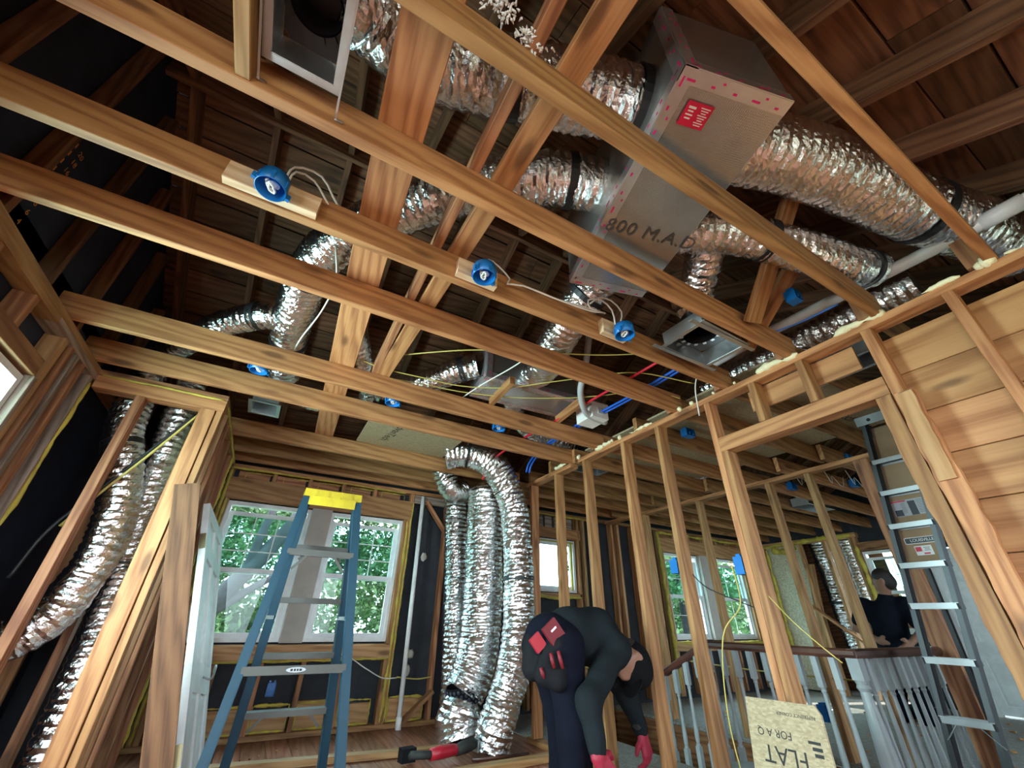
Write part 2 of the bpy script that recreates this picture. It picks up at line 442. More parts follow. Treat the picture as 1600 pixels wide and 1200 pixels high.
def leafmat(name, a, b, c):
    t = NT(name); tc = t.n('ShaderNodeTexCoord'); mp = t.n('ShaderNodeMapping'); t.l(tc.outputs['Object'], mp.inputs['Vector'])
    f = t.noise(mp.outputs[0], 1.6, 5, 0.75)
    col = t.ramp(f, [(0.3, a), (0.5, b), (0.7, c)]); t.l(col, t.b.inputs['Base Color']); t.set(Roughness=0.45)
    tl = t.n('ShaderNodeBsdfTranslucent'); t.l(col, tl.inputs['Color'])
    mx = t.n('ShaderNodeMixShader'); mx.inputs[0].default_value = 0.35
    out = t.t.nodes['Material Output']; t.l(t.b.outputs[0], mx.inputs[1]); t.l(tl.outputs[0], mx.inputs[2]); t.l(mx.outputs[0], out.inputs['Surface'])
leafmat('leaf', (0.028, 0.065, 0.024), (0.07, 0.135, 0.05), (0.15, 0.22, 0.09))
plain('bark', (0.017, 0.016, 0.019), 0.9, bump=1.0, bscale=14, var=0.25)
plain('grass', (0.03, 0.07, 0.02), 0.9)
plain('siding_white', (0.80, 0.83, 0.85), 0.6)
plain('painted_stair', (0.30, 0.29, 0.27), 0.6)
# ------------------------------------------------------------------ THE SETTING (metres; x runs with the joists, y away from the camera, z up)
ZC, ZT = 2.14, 2.28            # underside and top of the ceiling joists
XL, XP, XQ, XR = -1.17, 2.24, 4.10, 7.70   # left gable wall, partition, second partition, far right wall
YB, YR = 4.60, -1.90           # back wall, rear wall
RY, RZ, SL = 2.0, 3.80, 0.50   # ridge and pitch
def roof_z(y): return RZ - SL*abs(y-RY)

# floor
fl = root('floor', 'reddish hardwood plank floor and dusty grey subfloor', 'floor', kind='structure')
pw = 0.163; n = int((XP+0.10-(XL-0.09))/pw)+1
for i in range(n):
    x0 = XL-0.09+i*pw; x1 = min(x0+pw-0.003, XP+0.09)
    if x1 - x0 < 0.02: continue
    dz = random.uniform(-0.002, 0.0)
    cut = random.uniform(1.0, 3.2)
    for (a, b) in ((YR, cut-0.0015), (cut+0.0015, YB+0.08)):
        slab(fl, 'floor_plank', (x0, a, -0.022+dz), (x1, b, dz), 'floor_oak', 'y')
slab(fl, 'subfloor_panel', (XL-0.1, YR, -0.05), (XP+0.09, YB+0.09, -0.025), 'subfloor', 'y')
for (a, b) in (((XP+0.092, YR, -0.03), (2.96, YB+0.09, 0.0)), ((2.963, YR, -0.03), (4.06, 1.47, 0.0)), ((4.063, YR, -0.03), (XR+1.0, 1.3, 0.0)), ((4.063, 1.303, -0.03), (XR+1.0, YB+0.09, 0.0))):
    slab(fl, 'subfloor_panel', a, b, 'subfloor', 'y')

# roof: boards, rafters, ridge, covering
rf = root('roof', 'steep rough board roof on dark rafters seen from inside the attic', 'roof', kind='structure')
ROOF_X0, ROOF_X1 = XL-0.10, XR+0.9
def roof_boards(sgn, y_end):
    ln = abs(y_end-RY)*math.sqrt(1+SL*SL); wd = 0.196; k = int(ln/wd)+1
    dirv = V(0, sgn, -SL).normalized(); nrm = V(0, sgn*SL, 1).normalized()
    for i in range(k):
        cuts = [ROOF_X0] + sorted(random.uniform(ROOF_X0+1, ROOF_X1-1) for _ in range(3)) + [ROOF_X1]
        for a, b in zip(cuts, cuts[1:]):
            if b-a < 0.08: continue
            c = V(0, RY, RZ) + dirv*(wd*(i+0.5)) + nrm*(0.0105+random.uniform(-0.003, 0.003))
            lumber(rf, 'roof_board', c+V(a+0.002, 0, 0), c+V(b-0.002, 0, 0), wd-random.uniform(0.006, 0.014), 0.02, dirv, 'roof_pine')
    y1 = y_end+sgn*0.1
    m = MB(); z0, z1 = RZ+0.045, RZ+0.045-SL*abs(y1-RY)
    m.prism([(RY, z0), (y1, z1), (y1, z1+0.02), (RY, z0+0.02)], ROOF_X0-0.15, ROOF_X1+0.15, Matrix(((0, 0, 1, 0), (1, 0, 0, 0), (0, 1, 0, 0), (0, 0, 0, 1))))
    m.build('roof_covering', 'felt_black', rf)
roof_boards(-1, YR-0.12); roof_boards(1, YB+0.25)
RAFT = [0.24+0.457*k for k in range(-3, 19)]
for x in RAFT:
    for ye in (YR-0.05, YB+0.15):
        sg = 1 if ye > RY else -1; nrm = V(0, sg*SL, 1).normalized(); dirv = V(0, sg, -SL).normalized()
        a = V(x, RY+sg*0.02, RZ) - nrm*0.071; b = V(x, ye, roof_z(ye)) - nrm*0.071
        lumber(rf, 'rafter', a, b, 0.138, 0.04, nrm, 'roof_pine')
lumber(rf, 'ridge_board', (ROOF_X0, RY, RZ-0.10), (ROOF_X1, RY, RZ-0.10), 0.18, 0.035, (0, 0, 1), 'roof_pine')

# ceiling: joists and the boards laid across them
ce = root('ceiling', 'open ceiling of bare pine joists with boards across the top', 'ceiling', kind='structure')
JOIST = [0.077, 0.474, 0.884, 1.286, 1.677, 2.515, 2.955, 3.83, 4.24, 4.54]     # far faces
for y in [-1.55, -1.15, -0.74, -0.33] + JOIST:
    zt = min(ZT, roof_z(y)-0.16)
    if zt-ZC < 0.05: continue
    xa = XL-0.085 if y < 3.1 else -0.56
    lumber(ce, 'joist', (xa, y-0.019, (ZC+ZT)/2), (XP+0.06 if y < 3.7 else XP-0.02, y-0.019, (ZC+ZT)/2), ZT-ZC, 0.038, (0, 0, 1), 'pine')
for y in [0.45, 0.86, 1.27, 1.66, 2.06, 2.47, 2.87, 3.27, 3.66, 4.06, 4.45]:
    lumber(ce, 'joist', (XP+0.02 if y > 3.7 else XP+0.05, y+0.03, 2.21), (XQ+0.09, y+0.03, 2.21), 0.14, 0.038, (0, 0, 1), 'pine')
    lumber(ce, 'joist', (XQ+0.0, y-0.02, 2.21), (XR+0.09, y-0.02, 2.21), 0.14, 0.038, (0, 0, 1), 'pine')
# wide plank and two narrow boards laid across the joist tops, running away from the camera
lumber(ce, 'wide_plank', (-0.065, -0.9, ZT+0.0195), (0.17, 3.86, ZT+0.0195), 0.038, 0.155, (0, 0, 1), 'pine')
lumber(ce, 'cross_board', (0.285, -0.4, ZT+0.045), (0.315, 2.62, ZT+0.045), 0.089, 0.038, (0, 0, 1), 'reddish_fir')
lumber(ce, 'cross_board', (0.445, -0.4, ZT+0.02), (0.365, 2.62, ZT+0.02), 0.038, 0.089, (0, 0, 1), 'pine')
# collar braces and blocking in the attic
lumber(ce, 'brace', (1.86, 0.82, 2.20), (1.72, 0.40, 2.62), 0.089, 0.038, (1, 0, 0), 'pine')
lumber(ce, 'brace', (2.05, 0.98, 2.20), (1.98, 0.55, 2.50), 0.089, 0.038, (1, 0, 0), 'pine')
for y in JOIST[:7]:
    lumber(ce, 'end_block', (XP+0.01, y+0.021, 2.15), (XP+0.01, y+0.021, 2.30), 0.06, 0.038, (0, 1, 0), 'reddish_fir')
lumber(ce, 'blocking', (1.20, 2.49, 2.31), (1.18, 2.12, 2.31), 0.06, 0.04, (0, 0, 1), 'pine')
lumber(ce, 'blocking', (1.82, 2.49, 2.31), (1.78, 2.10, 2.31), 0.06, 0.04, (0, 0, 1), 'pine')
# sheets of decking laid on the joists: behind the third row, and over the stair hall
def deck_sheet(a, b, texts, label):
    o = slab(ce, 'decking_sheet', (*a, ZT+0.001), (*b, ZT+0.016), 'osb', 'x'); o['label'] = label
    for s, x, y, size, rot in texts:
        text_mesh('printed_lettering', s, size, 'print_black', o, Matrix.Translation((x, y, ZT+0.0005)) @ Matrix.Rotation(rot, 4, 'Z') @ Matrix.Rotation(math.pi, 4, 'X'), 0.0004)
    return o
deck_sheet((0.45, 2.96), (1.30, 3.80), [('AdvanTech', 0.70, 3.42, 0.10, 1.75)], 'oriented strand board sheet with blurred dark print over the joists')
deck_sheet((2.42, 0.98), (3.16, 2.88), [('AdvanTech', 2.75, 1.10, 0.11, 0.05)], 'strand board sheet with dark print over the stair hall')
deck_sheet((3.163, 0.98), (4.06, 2.88), [('AdvanTech', 3.55, 1.20, 0.11, 0.05)], 'strand board sheet with dark print beside the second partition')

# spray-foam and bead helpers -------------------------------------------------
def bead(parent, pts, r, mat, name='foam_bead', rough=0.5, step=0.02, flat=None):
    P = spline(pts, step); m = MB()
    nP = len(P); rr = [max(0.25*r, r*(1+rough*(noise.noise(p*11.0)+0.8*noise.noise(p*37.0))))*min(1.0, 0.25+(i+0.5)*0.3, 0.25+(nP-i-0.5)*0.3) for i, p in enumerate(P)]
    P2 = [p + V(noise.noise(p*7+V(3, 1, 2)), noise.noise(p*7+V(9, 4, 1)), noise.noise(p*7+V(5, 8, 2)))*r*0.6 for p in P]
    m.tube(P2, rr, 7); return m.build(name, mat, parent, True)
def blob(parent, c, r, mat, name='foam_blob', nn=9, sq=(1, 1, 1)):
    v = []; f = []; nu, nv = nn+3, nn
    for i in range(nv+1):
        th = math.pi*i/nv
        for j in range(nu):
            ph = 2*math.pi*j/nu; d = V(math.sin(th)*math.cos(ph), math.sin(th)*math.sin(ph), math.cos(th))
            k = 1+0.45*noise.noise(d*1.8+Vector(c)*13)+0.2*noise.noise(d*5+Vector(c)*7)
            v.append(Vector(c)+V(d.x*sq[0], d.y*sq[1], d.z*sq[2])*r*k)
    for i in range(nv):
        for j in range(nu): f.append((i*nu+j, i*nu+(j+1) % nu, (i+1)*nu+(j+1) % nu, (i+1)*nu+j))
    return mesh_obj(name, v, f, mat, parent, True)

# partition on the right ------------------------------------------------------
wp = root('wall_partition', 'bare stud partition with a door opening and plank sheathing on the right', 'wall', (XP, 1.5, 0), kind='structure')
PX0, PX1 = XP, XP+0.089
slab(wp, 'top_plate', (PX0, YR, 2.102), (PX1, 2.78, 2.14), 'pine', 'y')
slab(wp, 'top_plate', (PX0, 2.89, 2.092), (PX1, 3.68, 2.13), 'pine', 'y')
slab(wp, 'bottom_plate', (PX0, 1.36, 0.001), (PX1, 3.68, 0.039), 'pine', 'y')
slab(wp, 'bottom_plate', (PX0, YR, 0.001), (PX1, 0.59, 0.039), 'pine', 'y')
for y in (3.61, 3.16, 2.72, 2.23, 1.87, 1.44):
    slab(wp, 'stud', (PX0, y-0.038, 0.04), (PX1, y, 2.10 if y < 2.8 else 2.09), 'pine', 'z')
slab(wp, 'jack_stud', (PX0, 1.362, 0.04), (PX1, 1.400, 1.758), 'pine', 'z')
slab(wp, 'header', (PX0, 0.545, 1.76), (PX1, 1.400, 1.850), 'pine', 'y')
for y in (1.132, 0.855):
    slab(wp, 'cripple_stud', (PX0, y-0.038, 1.852), (PX1, y, 2.10), 'pine', 'z')
slab(wp, 'king_stud', (PX0, 0.500, 0.04), (PX1, 0.542, 2.10), 'pine', 'z')
# split, torn boards left at the right side of the opening
def torn_board(name, y0, y1, x0, x1, z0, z1, seed, amp, mat, both=False):
    m = MB(); k = 60; rows = []
    for i in range(k+1):
        z = z0+(z1-z0)*i/k
        d = amp*(noise.noise(V(seed, 0, z*3.1))*0.5+noise.noise(V(seed, 3, z*13.0))*0.6)
        e = amp*(noise.noise(V(seed+7, 1, z*2.7))*0.5+noise.noise(V(seed+5, 3, z*15.0))*0.6) if both else 0.0
        a, b = y0+e, y1+d
        rows.append([(x0, a, z), (x0+0.006, b, z), (x1, b, z), (x1, a, z)])
    v = [V(p[2]-(z0+z1)/2, p[1]-(y0+y1)/2, p[0]-(x0+x1)/2) for r in rows for p in r]
    f = [(i*4+j, i*4+(j+1) % 4, (i+1)*4+(j+1) % 4, (i+1)*4+j) for i in range(k) for j in range(4)] + [(3, 2, 1, 0), tuple(k*4+j for j in range(4))]
    M = Matrix(((0, 0, 1, (x0+x1)/2), (0, 1, 0, (y0+y1)/2), (1, 0, 0, (z0+z1)/2), (0, 0, 0, 1)))
    return mesh_obj(name, v, f, mat, wp, False, M)
torn_board('torn_jack_stud', 0.546, 0.606, PX0-0.008, PX1, 0.04, 1.756, 3.0, 0.016, 'pine')
torn_board('split_board', 0.462, 0.535, PX0-0.034, PX0-0.004, 0.04, 1.74, 11.0, 0.013, 'pine', True)
torn_board('split_board', 0.470, 0.525, PX0-0.048, PX0-0.036, 1.35, 1.73, 17.0, 0.010, 'pale_pine', True)
for y in (0.235, -0.18, -0.6, -1.0):
    slab(wp, 'stud', (PX0, y-0.038, 0.04), (PX1, y, 2.10), 'pine', 'z')
slab(wp, 'short_block', (PX0+0.05, 0.06, 1.30), (PX1, 0.10, 1.62), 'pine', 'z')
z = 2.055
slab(wp, 'sheathing_plank', (PX1+0.001, 0.62, 1.965), (PX1+0.019, 1.19, 2.098), 'plywood', 'y')
while z > 0.05:
    z0 = max(z-0.192, 0.04)
    slab(wp, 'sheathing_plank', (PX1+0.001+random.uniform(0, .002), YR+0.02, z0+0.003), (PX1+0.020, 0.545, z), 'plywood', 'y'); z = z0
for ys, r in (((-0.02, 0.02), 0.016), ((0.075, 0.13), 0.022), ((0.16, 0.28), 0.014), ((0.42, 0.62), 0.014), ((0.56, 0.64), 0.018), ((0.82, 1.08), 0.012), ((1.88, 2.12), 0.011), ((2.30, 2.42), 0.016), ((2.42, 2.56), 0.014), ((2.95, 3.15), 0.015), ((3.0, 3.10), 0.020)):
    yy = ys[0]; pts = []
    while yy < ys[1]+0.001:
        pts.append((PX0-0.002+random.uniform(-.006, .008), yy, 2.143+random.uniform(-.004, .008))); yy += 0.04
    if len(pts) < 2: pts.append((PX0, ys[1]+0.03, 2.144))
    bead(wp, pts, r, 'foam_cream', rough=1.1, step=0.009)
for y, r in ((1.62, 0.016), (1.52, 0.015), (1.35, 0.009), (1.20, 0.008), (2.22, 0.018), (2.76, 0.02), (0.07, 0.026)):
    blob(wp, (PX0-0.004, y, 2.145), r, 'foam_cream')

# second partition beyond the stairs
wq = root('wall_stairs', 'bare stud partition beyond the stair railing', 'wall', (XQ, 3, 0), kind='structure')
slab(wq, 'top_plate', (XQ, 1.20, 2.062), (XQ+0.089, 4.58, 2.10), 'pine', 'y')
for y in (3.86, 3.03, 2.21, 1.84):
    slab(wq, 'stud', (XQ, y-0.045, 0.001), (XQ+0.089, y, 2.06), 'pale_pine', 'z')
for y in (1.44,):
    slab(wq, 'end_post', (XQ, y-0.11, 0.001), (XQ+0.089, y, 2.06), 'reddish_fir', 'z')

# back wall -------------------------------------------------------------------
wb = root('wall_back', 'back wall of open studs over black sheathing with yellow foam at the joints', 'wall', (2.5, YB, 0), kind='structure')
WIN_BACK = [(-0.44, 0.285, 0.66, 1.79), (0.475, 1.22, 0.66, 1.79), (2.96, 3.58, 1.17, 1.79), (5.24, 6.02, 0.66, 1.79), (6.26, 7.12, 0.66, 1.79)]
def sheath_with_holes(parent, name, mat, u0, u1, z0, z1, holes, place):
    us = sorted({u0, u1} | {h[0] for h in holes} | {h[1] for h in holes})
    for a, b in zip(us, us[1:]):
        hs = sorted((h[2], h[3]) for h in holes if h[0] <= a+1e-6 and h[1] >= b-1e-6)
        zz = z0
        for h0, h1 in hs:
            if h0 > zz: place(parent, name, mat, a, b, zz, h0)
            zz = h1
        if z1 > zz: place(parent, name, mat, a, b, zz, z1)
def back_panel(parent, name, mat, a, b, z0, z1):
    slab(parent, name, (a, YB+0.091, z0), (b, YB+0.104, z1), mat, 'x')
sheath_with_holes(wb, 'black_sheathing', 'felt_black', XL-0.1, XR+0.9, -2.6, roof_z(YB)+0.02, WIN_BACK, back_panel)
slab(wb, 'bottom_plate', (-0.56, YB, 0.001), (XP, YB+0.089, 0.039), 'pine', 'x')
slab(wb, 'top_plate', (-0.56, YB, 2.09), (XP+0.6, YB+0.089, 2.128), 'pine', 'x')
slab(wb, 'top_plate', (XP+0.62, YB, 2.09), (XR, YB+0.089, 2.128), 'pine', 'x')
# left pair of windows: header, sill, jambs, cripples
def framed_opening(x0, x1, z0, z1, hdr=0.21, mat='pine', low=True, crip=0.33):
    slab(wb, 'header', (x0-0.075, YB-0.002, z1+0.012), (x1+0.075, YB+0.06, z1+hdr), mat, 'x')
    slab(wb, 'rough_sill', (x0-0.038, YB, z0-0.055), (x1+0.038, YB+0.089, z0-0.017), 'pale_pine', 'x')
    for x in (x0-0.04, x1+0.002):
        slab(wb, 'jack_stud', (x, YB, 0.04), (x+0.038, YB+0.089, z1+0.01), mat, 'z')
    for x in (x0-0.08, x1+0.042):
        slab(wb, 'king_stud', (x, YB, 0.04), (x+0.038, YB+0.089, 2.09), mat, 'z')
    x = x0+0.31
    while low and x < x1-0.08:
        slab(wb, 'cripple_stud', (x-0.019, YB+0.001, 0.04), (x+0.019, YB+0.089, z0-0.056), 'reddish_fir', 'z')
        slab(wb, 'cripple_stud', (x-0.019, YB+0.005, z1+hdr+0.001), (x+0.019, YB+0.089, 2.09), mat, 'z'); x += crip
    # short boxes above the header
    x = x0-0.03
    while x < x1-0.2:
        slab(wb, 'infill_block', (x+0.03, YB+0.055, z1+hdr+0.01), (x+0.30, YB+0.088, 2.08), 'reddish_fir', 'x'); x += 0.33
framed_opening(-0.44, 1.22, 0.66, 1.79)
framed_opening(5.24, 7.12, 0.66, 1.79, mat='pale_pine')
slab(wb, 'header', (2.88, YB, 1.80), (3.66, YB+0.06, 1.93), 'pine', 'x')
slab(wb, 'rough_sill', (2.90, YB, 1.115), (3.64, YB+0.089, 1.155), 'pale_pine', 'x')
for x in (2.40, 2.80, 2.90, 3.60, 3.70, 3.95, 4.22, 4.34, 4.62, 4.95):
    slab(wb, 'stud', (x, YB, -0.9 if 3.0 < x < 4.0 else 0.04), (x+0.038, YB+0.089, 2.09), 'pale_pine' if int(x*10) % 2 else 'pine', 'z')
for x in (2.98, 3.12, 3.27, 3.45):
    slab(wb, 'infill_block', (x, YB+0.05, 1.94), (x+0.11, YB+0.088, 2.08), 'weathered', 'x')
slab(wb, 'sill_board', (-0.52, YB-0.012, 0.525), (1.26, YB-0.001, 0.635), 'pale_pine', 'x')
slab(wb, 'sill_board', (5.18, YB-0.012, 0.525), (7.18, YB-0.001, 0.635), 'pale_pine', 'x')
# studs on the right of the left pair, beside the vent pipe and the riser ducts
for x, mt in ((1.70, 'reddish_fir'), (2.12, 'pine')):
    slab(wb, 'stud', (x, YB, 0.04), (x+0.038, YB+0.089, 2.09), mt, 'z')
lumber(wb, 'angle_brace', (1.44, YB-0.02, 2.02), (1.72, YB-0.02, 1.68), 0.07, 0.03, (0, 1, 0), 'reddish_fir')
slab(wb, 'grey_plate', (1.30, YB-0.03, 1.985), (1.72, YB-0.002, 2.075), 'weathered', 'x')
lumber(wb, 'angle_brace', (1.44, YB-0.03, 0.03), (1.72, YB-0.03, 0.26), 0.09, 0.03, (0, 1, 0), 'reddish_fir')
# low blocks between the studs, edged with foam
for x0, x1 in ((-0.40, -0.16), (-0.10, 0.18), (0.22, 0.50), (0.55, 0.83), (0.88, 1.17), (1.32, 1.66)):
    slab(wb, 'low_block', (x0, YB+0.045, 0.04), (x1, YB+0.085, 0.21+random.uniform(-.02, .03)), 'pale_pine', 'x')
    for p, q in (((x0+0.004, 0.05), (x0+0.006, 0.22)), ((x1-0.004, 0.05), (x1-0.006, 0.22)), ((x0+0.01, 0.222), (x1-0.01, 0.218)), ((x0+0.01, 0.05), (x1-0.01, 0.048))):
        bead(wb, [(p[0], YB+0.040, p[1]), ((p[0]+q[0])/2, YB+0.040, (p[1]+q[1])/2), (q[0], YB+0.040, q[1])], 0.009, 'foam_yellow', rough=1.0)
for pts, r in (([(-0.52, YB-0.004, 2.085), (0.4, YB-0.004, 2.088), (1.2, YB-0.004, 2.084)], 0.008),
               ([(1.265, YB-0.004, 0.05), (1.27, YB-0.004, 0.9), (1.262, YB-0.004, 1.78)], 0.012),
               ([(1.30, YB-0.004, 0.05), (1.302, YB-0.004, 1.0), (1.30, YB-0.004, 2.0)], 0.008),
               ([(-0.50, YB-0.012, 0.525), (0.4, YB-0.012, 0.523), (1.25, YB-0.012, 0.527)], 0.010),
               ([(-0.50, YB-0.004, 0.05), (-0.50, YB-0.004, 1.0), (-0.50, YB-0.004, 2.08)], 0.012),
               ([(-0.47, YB-0.004, 0.6), (-0.47, YB-0.004, 1.2), (-0.465, YB-0.004, 1.8)], 0.010),
               ([(5.16, YB-0.004, 0.1), (5.16, YB-0.004, 1.1), (5.16, YB-0.004, 2.08)], 0.022),
               ([(5.2, YB-0.004, 2.07), (6.2, YB-0.004, 2.07), (7.2, YB-0.004, 2.07)], 0.018),
               ([(5.2, YB-0.004, 0.62), (6.2, YB-0.004, 0.62), (7.2, YB-0.004, 0.62)], 0.02),
               ([(7.20, YB-0.004, 0.1), (7.21, YB-0.004, 1.1), (7.20, YB-0.004, 2.08)], 0.02),
               ([(2.90, YB-0.004, 1.12), (3.25, YB-0.004, 1.10), (3.62, YB-0.004, 1.12)], 0.018),
               ([(2.4, YB-0.004, 2.085), (3.4, YB-0.004, 2.085), (4.0, YB-0.004, 2.08)], 0.012)):
    bead(wb, pts, r, 'foam_yellow', rough=0.55)
for x0 in (-0.38, -0.05, 0.28, 0.61, 0.94):
    for p, q in (((x0, 2.015), (x0, 2.075)), ((x0+0.26, 2.015), (x0+0.26, 2.075)), ((x0, 2.075), (x0+0.26, 2.073))):
        bead(wb, [(p[0], YB+0.05, p[1]), ((p[0]+q[0])/2, YB+0.05, (p[1]+q[1])/2), (q[0], YB+0.05, q[1])], 0.005, 'foam_yellow', rough=1.0)
for x, z0 in ((1.52, 1.45), (1.50, 0.55), (0.98, 0.60), (1.48, .42)):
    blob(wb, (x, YB+0.088, z0), 0.035, 'mullion_paint', 'torn_paper_patch', 7, (1, 0.15, 1.3))

# left gable wall -------------------------------------------------------------
wl = root('wall_left', 'left gable wall of open studs with a window and dark sheathing above', 'wall', (XL, 1.5, 0), kind='structure')
GX0 = XL-0.089
WIN_LEFT = [(1.55, 2.52, 0.70, 1.80), (-1.02, 0.12, 0.50, 1.70)]
slab(wl, 'top_plate', (GX0, YR, 2.062), (XL, 2.42, 2.10), 'pale_pine', 'y')
slab(wl, 'top_plate', (GX0, 2.424, 2.062), (XL, 3.06, 2.10), 'weathered', 'y')
slab(wl, 'top_plate', (GX0, YR, 2.101), (XL, 4.6, 2.139), 'pale_pine', 'y')
slab(wl, 'bottom_plate', (GX0, YR, 0.001), (XL, 4.6, 0.039), 'pine', 'y')
# window trimmers, header, cripples
slab(wl, 'header', (GX0+0.02, 1.45, 1.815), (XL-0.002, 2.525, 1.90), 'reddish_fir', 'y')
for y in (2.526, 1.51):
    slab(wl, 'jack_stud', (GX0, y, 0.04), (XL, y+0.038, 1.813), 'weathered', 'z')
for y in (2.566, 1.47):
    slab(wl, 'king_stud', (GX0, y, 0.04), (XL-0.004, y+0.042, 2.06), 'pale_pine', 'z')
for y in (2.20, 1.86):
    slab(wl, 'cripple_stud', (GX0, y, 1.902), (XL-0.008, y+0.038, 2.06), 'reddish_fir', 'z')
for y, mt in ((2.66, 'reddish_fir'), (2.74, 'weathered'), (2.84, 'reddish_fir'), (2.99, 'weathered')):
    slab(wl, 'stud', (GX0, y, 0.04), (XL-0.004, y+0.04, 2.06), mt, 'z')
for y in (1.10, 0.70, 0.16, -1.06, -1.45, 4.2):
    slab(wl, 'stud', (GX0, y, 0.04), (XL, y+0.038, 2.06), 'pine', 'z')
slab(wl, 'rough_sill', (GX0, 1.55, 0.64), (XL, 2.52, 0.68), 'pine', 'y')
bead(wl, [(XL+0.001, 3.012, 0.3), (XL+0.001, 3.01, 1.1), (XL+0.001, 3.014, 2.03)], 0.010, 'foam_yellow', rough=0.7)
# gable studs above the plate
for y in (-1.2, -0.74, -0.30, 0.12, 0.52, 0.95, 1.36, 1.78, 2.22, 2.62, 3.04, 3.46, 3.9, 4.3):
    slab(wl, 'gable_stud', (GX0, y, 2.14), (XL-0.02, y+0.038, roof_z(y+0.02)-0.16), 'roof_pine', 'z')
def left_panel(parent, name, mat, a, b, z0, z1):
    slab(parent, name, (GX0-0.015, a, z0), (GX0-0.002, b, z1), mat, 'y')
sheath_with_holes(wl, 'dark_sheathing', 'felt_navy', YR, YB+0.09, -0.02, 2.13, WIN_LEFT, left_panel)
m = MB(); m.prism([(YR-0.1, 2.13), (YB+0.2, 2.13), (YB+0.2, roof_z(YB+0.2)+0.03), (RY, RZ+0.03), (YR-0.1, roof_z(YR-0.1)+0.03)], GX0-0.015, GX0-0.002,
                  Matrix(((0, 0, 1, 0), (1, 0, 0, 0), (0, 1, 0, 0), (0, 0, 0, 1))))
gs = m.build('gable_sheathing', 'felt_navy', wl)
for k, num in enumerate((2, 4, 6, 8, 10, 12, 14, 16, 18, 20)):
    text_mesh('printed_number', str(num), 0.042, 'print_orange', gs, frame_matrix((GX0-0.0015, 1.985, 2.20+0.058*k), (0, 0.2, 1), (0, -1, 0.2)) if False else frame_matrix((GX0-0.0015, 1.985, 2.20+0.058*k), (0, 1, 0), (0, 0, 1)), 0.0004)
    if num > 10: slab(gs, 'printed_bar', (GX0-0.0015, 1.905, 2.185+0.058*k), (GX0-0.0008, 1.93, 2.215+0.058*k), 'print_orange', 'y')

# closet front on the left with the ducts behind it
wc = root('wall_closet', 'stud wall with a foamed header framing the duct closet on the left', 'wall', (-0.85, 3.05, 0), kind='structure')
slab(wc, 'header', (XL, 3.05, 2.02), (-0.50, 3.135, 2.10), 'pine', 'x')
slab(wc, 'header_plate', (XL, 3.045, 2.102), (-0.50, 3.137, 2.138), 'reddish_fir', 'x')
bead(wc, [(XL+0.02, 3.043, 2.10), (-0.85, 3.043, 2.102), (-0.52, 3.043, 2.10)], 0.007, 'foam_yellow')
lumber(wc, 'stud', (-0.945, 3.09, 0.0), (-0.935, 3.09, 2.02), 0.085, 0.045, (0, 1, 0), 'reddish_fir')
lumber(wc, 'corner_post', (-0.575, 3.09, 0.0), (-0.585, 3.09, 2.02), 0.085, 0.085, (0, 1, 0), 'pine')
lumber(wc, 'corner_post', (-0.510, 3.10, 0.0), (-0.520, 3.10, 2.10), 0.085, 0.036, (0, 1, 0), 'pine')
for y in (3.30, 3.48, 3.86, 4.25):
    slab(wc, 'cheek_stud', (-0.59, y, 0.0), (-0.50, y+0.038, 2.10), 'reddish_fir', 'z')
slab(wc, 'cheek_plate', (-0.59, 3.14, 2.10), (-0.50, 4.6, 2.138), 'pale_pine', 'y')
slab(wc, 'cheek_panel', (-0.604, 3.20, 1.62), (-0.592, 3.98, 2.09), 'osb', 'y')
slab(wc, 'cheek_panel', (-0.604, 4.0, 0.0), (-0.592, 4.6, 2.09), 'felt_black', 'y')
bead(wc, [(-0.498, 3.15, 2.10), (-0.498, 3.8, 2.10), (-0.498, 4.58, 2.095)], 0.008, 'foam_yellow')
bead(wc, [(-0.498, 4.28, 0.1), (-0.498, 4.28, 1.0), (-0.498, 4.27, 2.08)], 0.012, 'foam_yellow')
slab(wc, 'mid_stud', (-0.90, 3.62, 0.0), (-0.86, 3.70, 2.3), 'reddish_fir', 'z')

# far right wall with an opening for the second duct closet
wr = root('wall_right', 'far right wall with strand board, foam, a duct closet and dark sheathing', 'wall', (XR, 2, 0), kind='structure')
WIN_RIGHT = [(2.46, 3.06, 0.78, 1.82), (3.12, 3.88, -0.1, 2.10), (1.70, 2.34, 0.0, 1.78)]
def right_panel(parent, name, mat, a, b, z0, z1):
    slab(parent, name, (XR+0.091, a, z0), (XR+0.104, b, z1), mat, 'y')
sheath_with_holes(wr, 'black_sheathing', 'felt_black', YR, YB+0.09, -0.02, 2.4, WIN_RIGHT, right_panel)
m = MB(); m.prism([(YR-0.1, 2.4), (YB+0.2, 2.4), (YB+0.2, roof_z(YB+0.2)+0.03), (RY, RZ+0.03), (YR-0.1, roof_z(YR-0.1)+0.03)], XR+0.80, XR+0.81,
                  Matrix(((0, 0, 1, 0), (1, 0, 0, 0), (0, 1, 0, 0), (0, 0, 0, 1))))
m.build('gable_sheathing', 'felt_black', wr)
slab(wr, 'closet_back', (XR+0.80, YR, -0.02), (XR+0.81, 2.3, 2.42), 'felt_black', 'y')
slab(wr, 'closet_back', (XR+0.80, 3.10, -0.02), (XR+0.81, 4.7, 2.42), 'reddish_fir', 'y')
slab(wr, 'strand_board', (XR+0.06, 3.93, 0.02), (XR+0.088, 4.50, 2.06), 'osb_pale', 'z')
slab(wr, 'header', (XR, 3.05, 2.03), (XR+0.089, 4.55, 2.10), 'pale_pine', 'y')
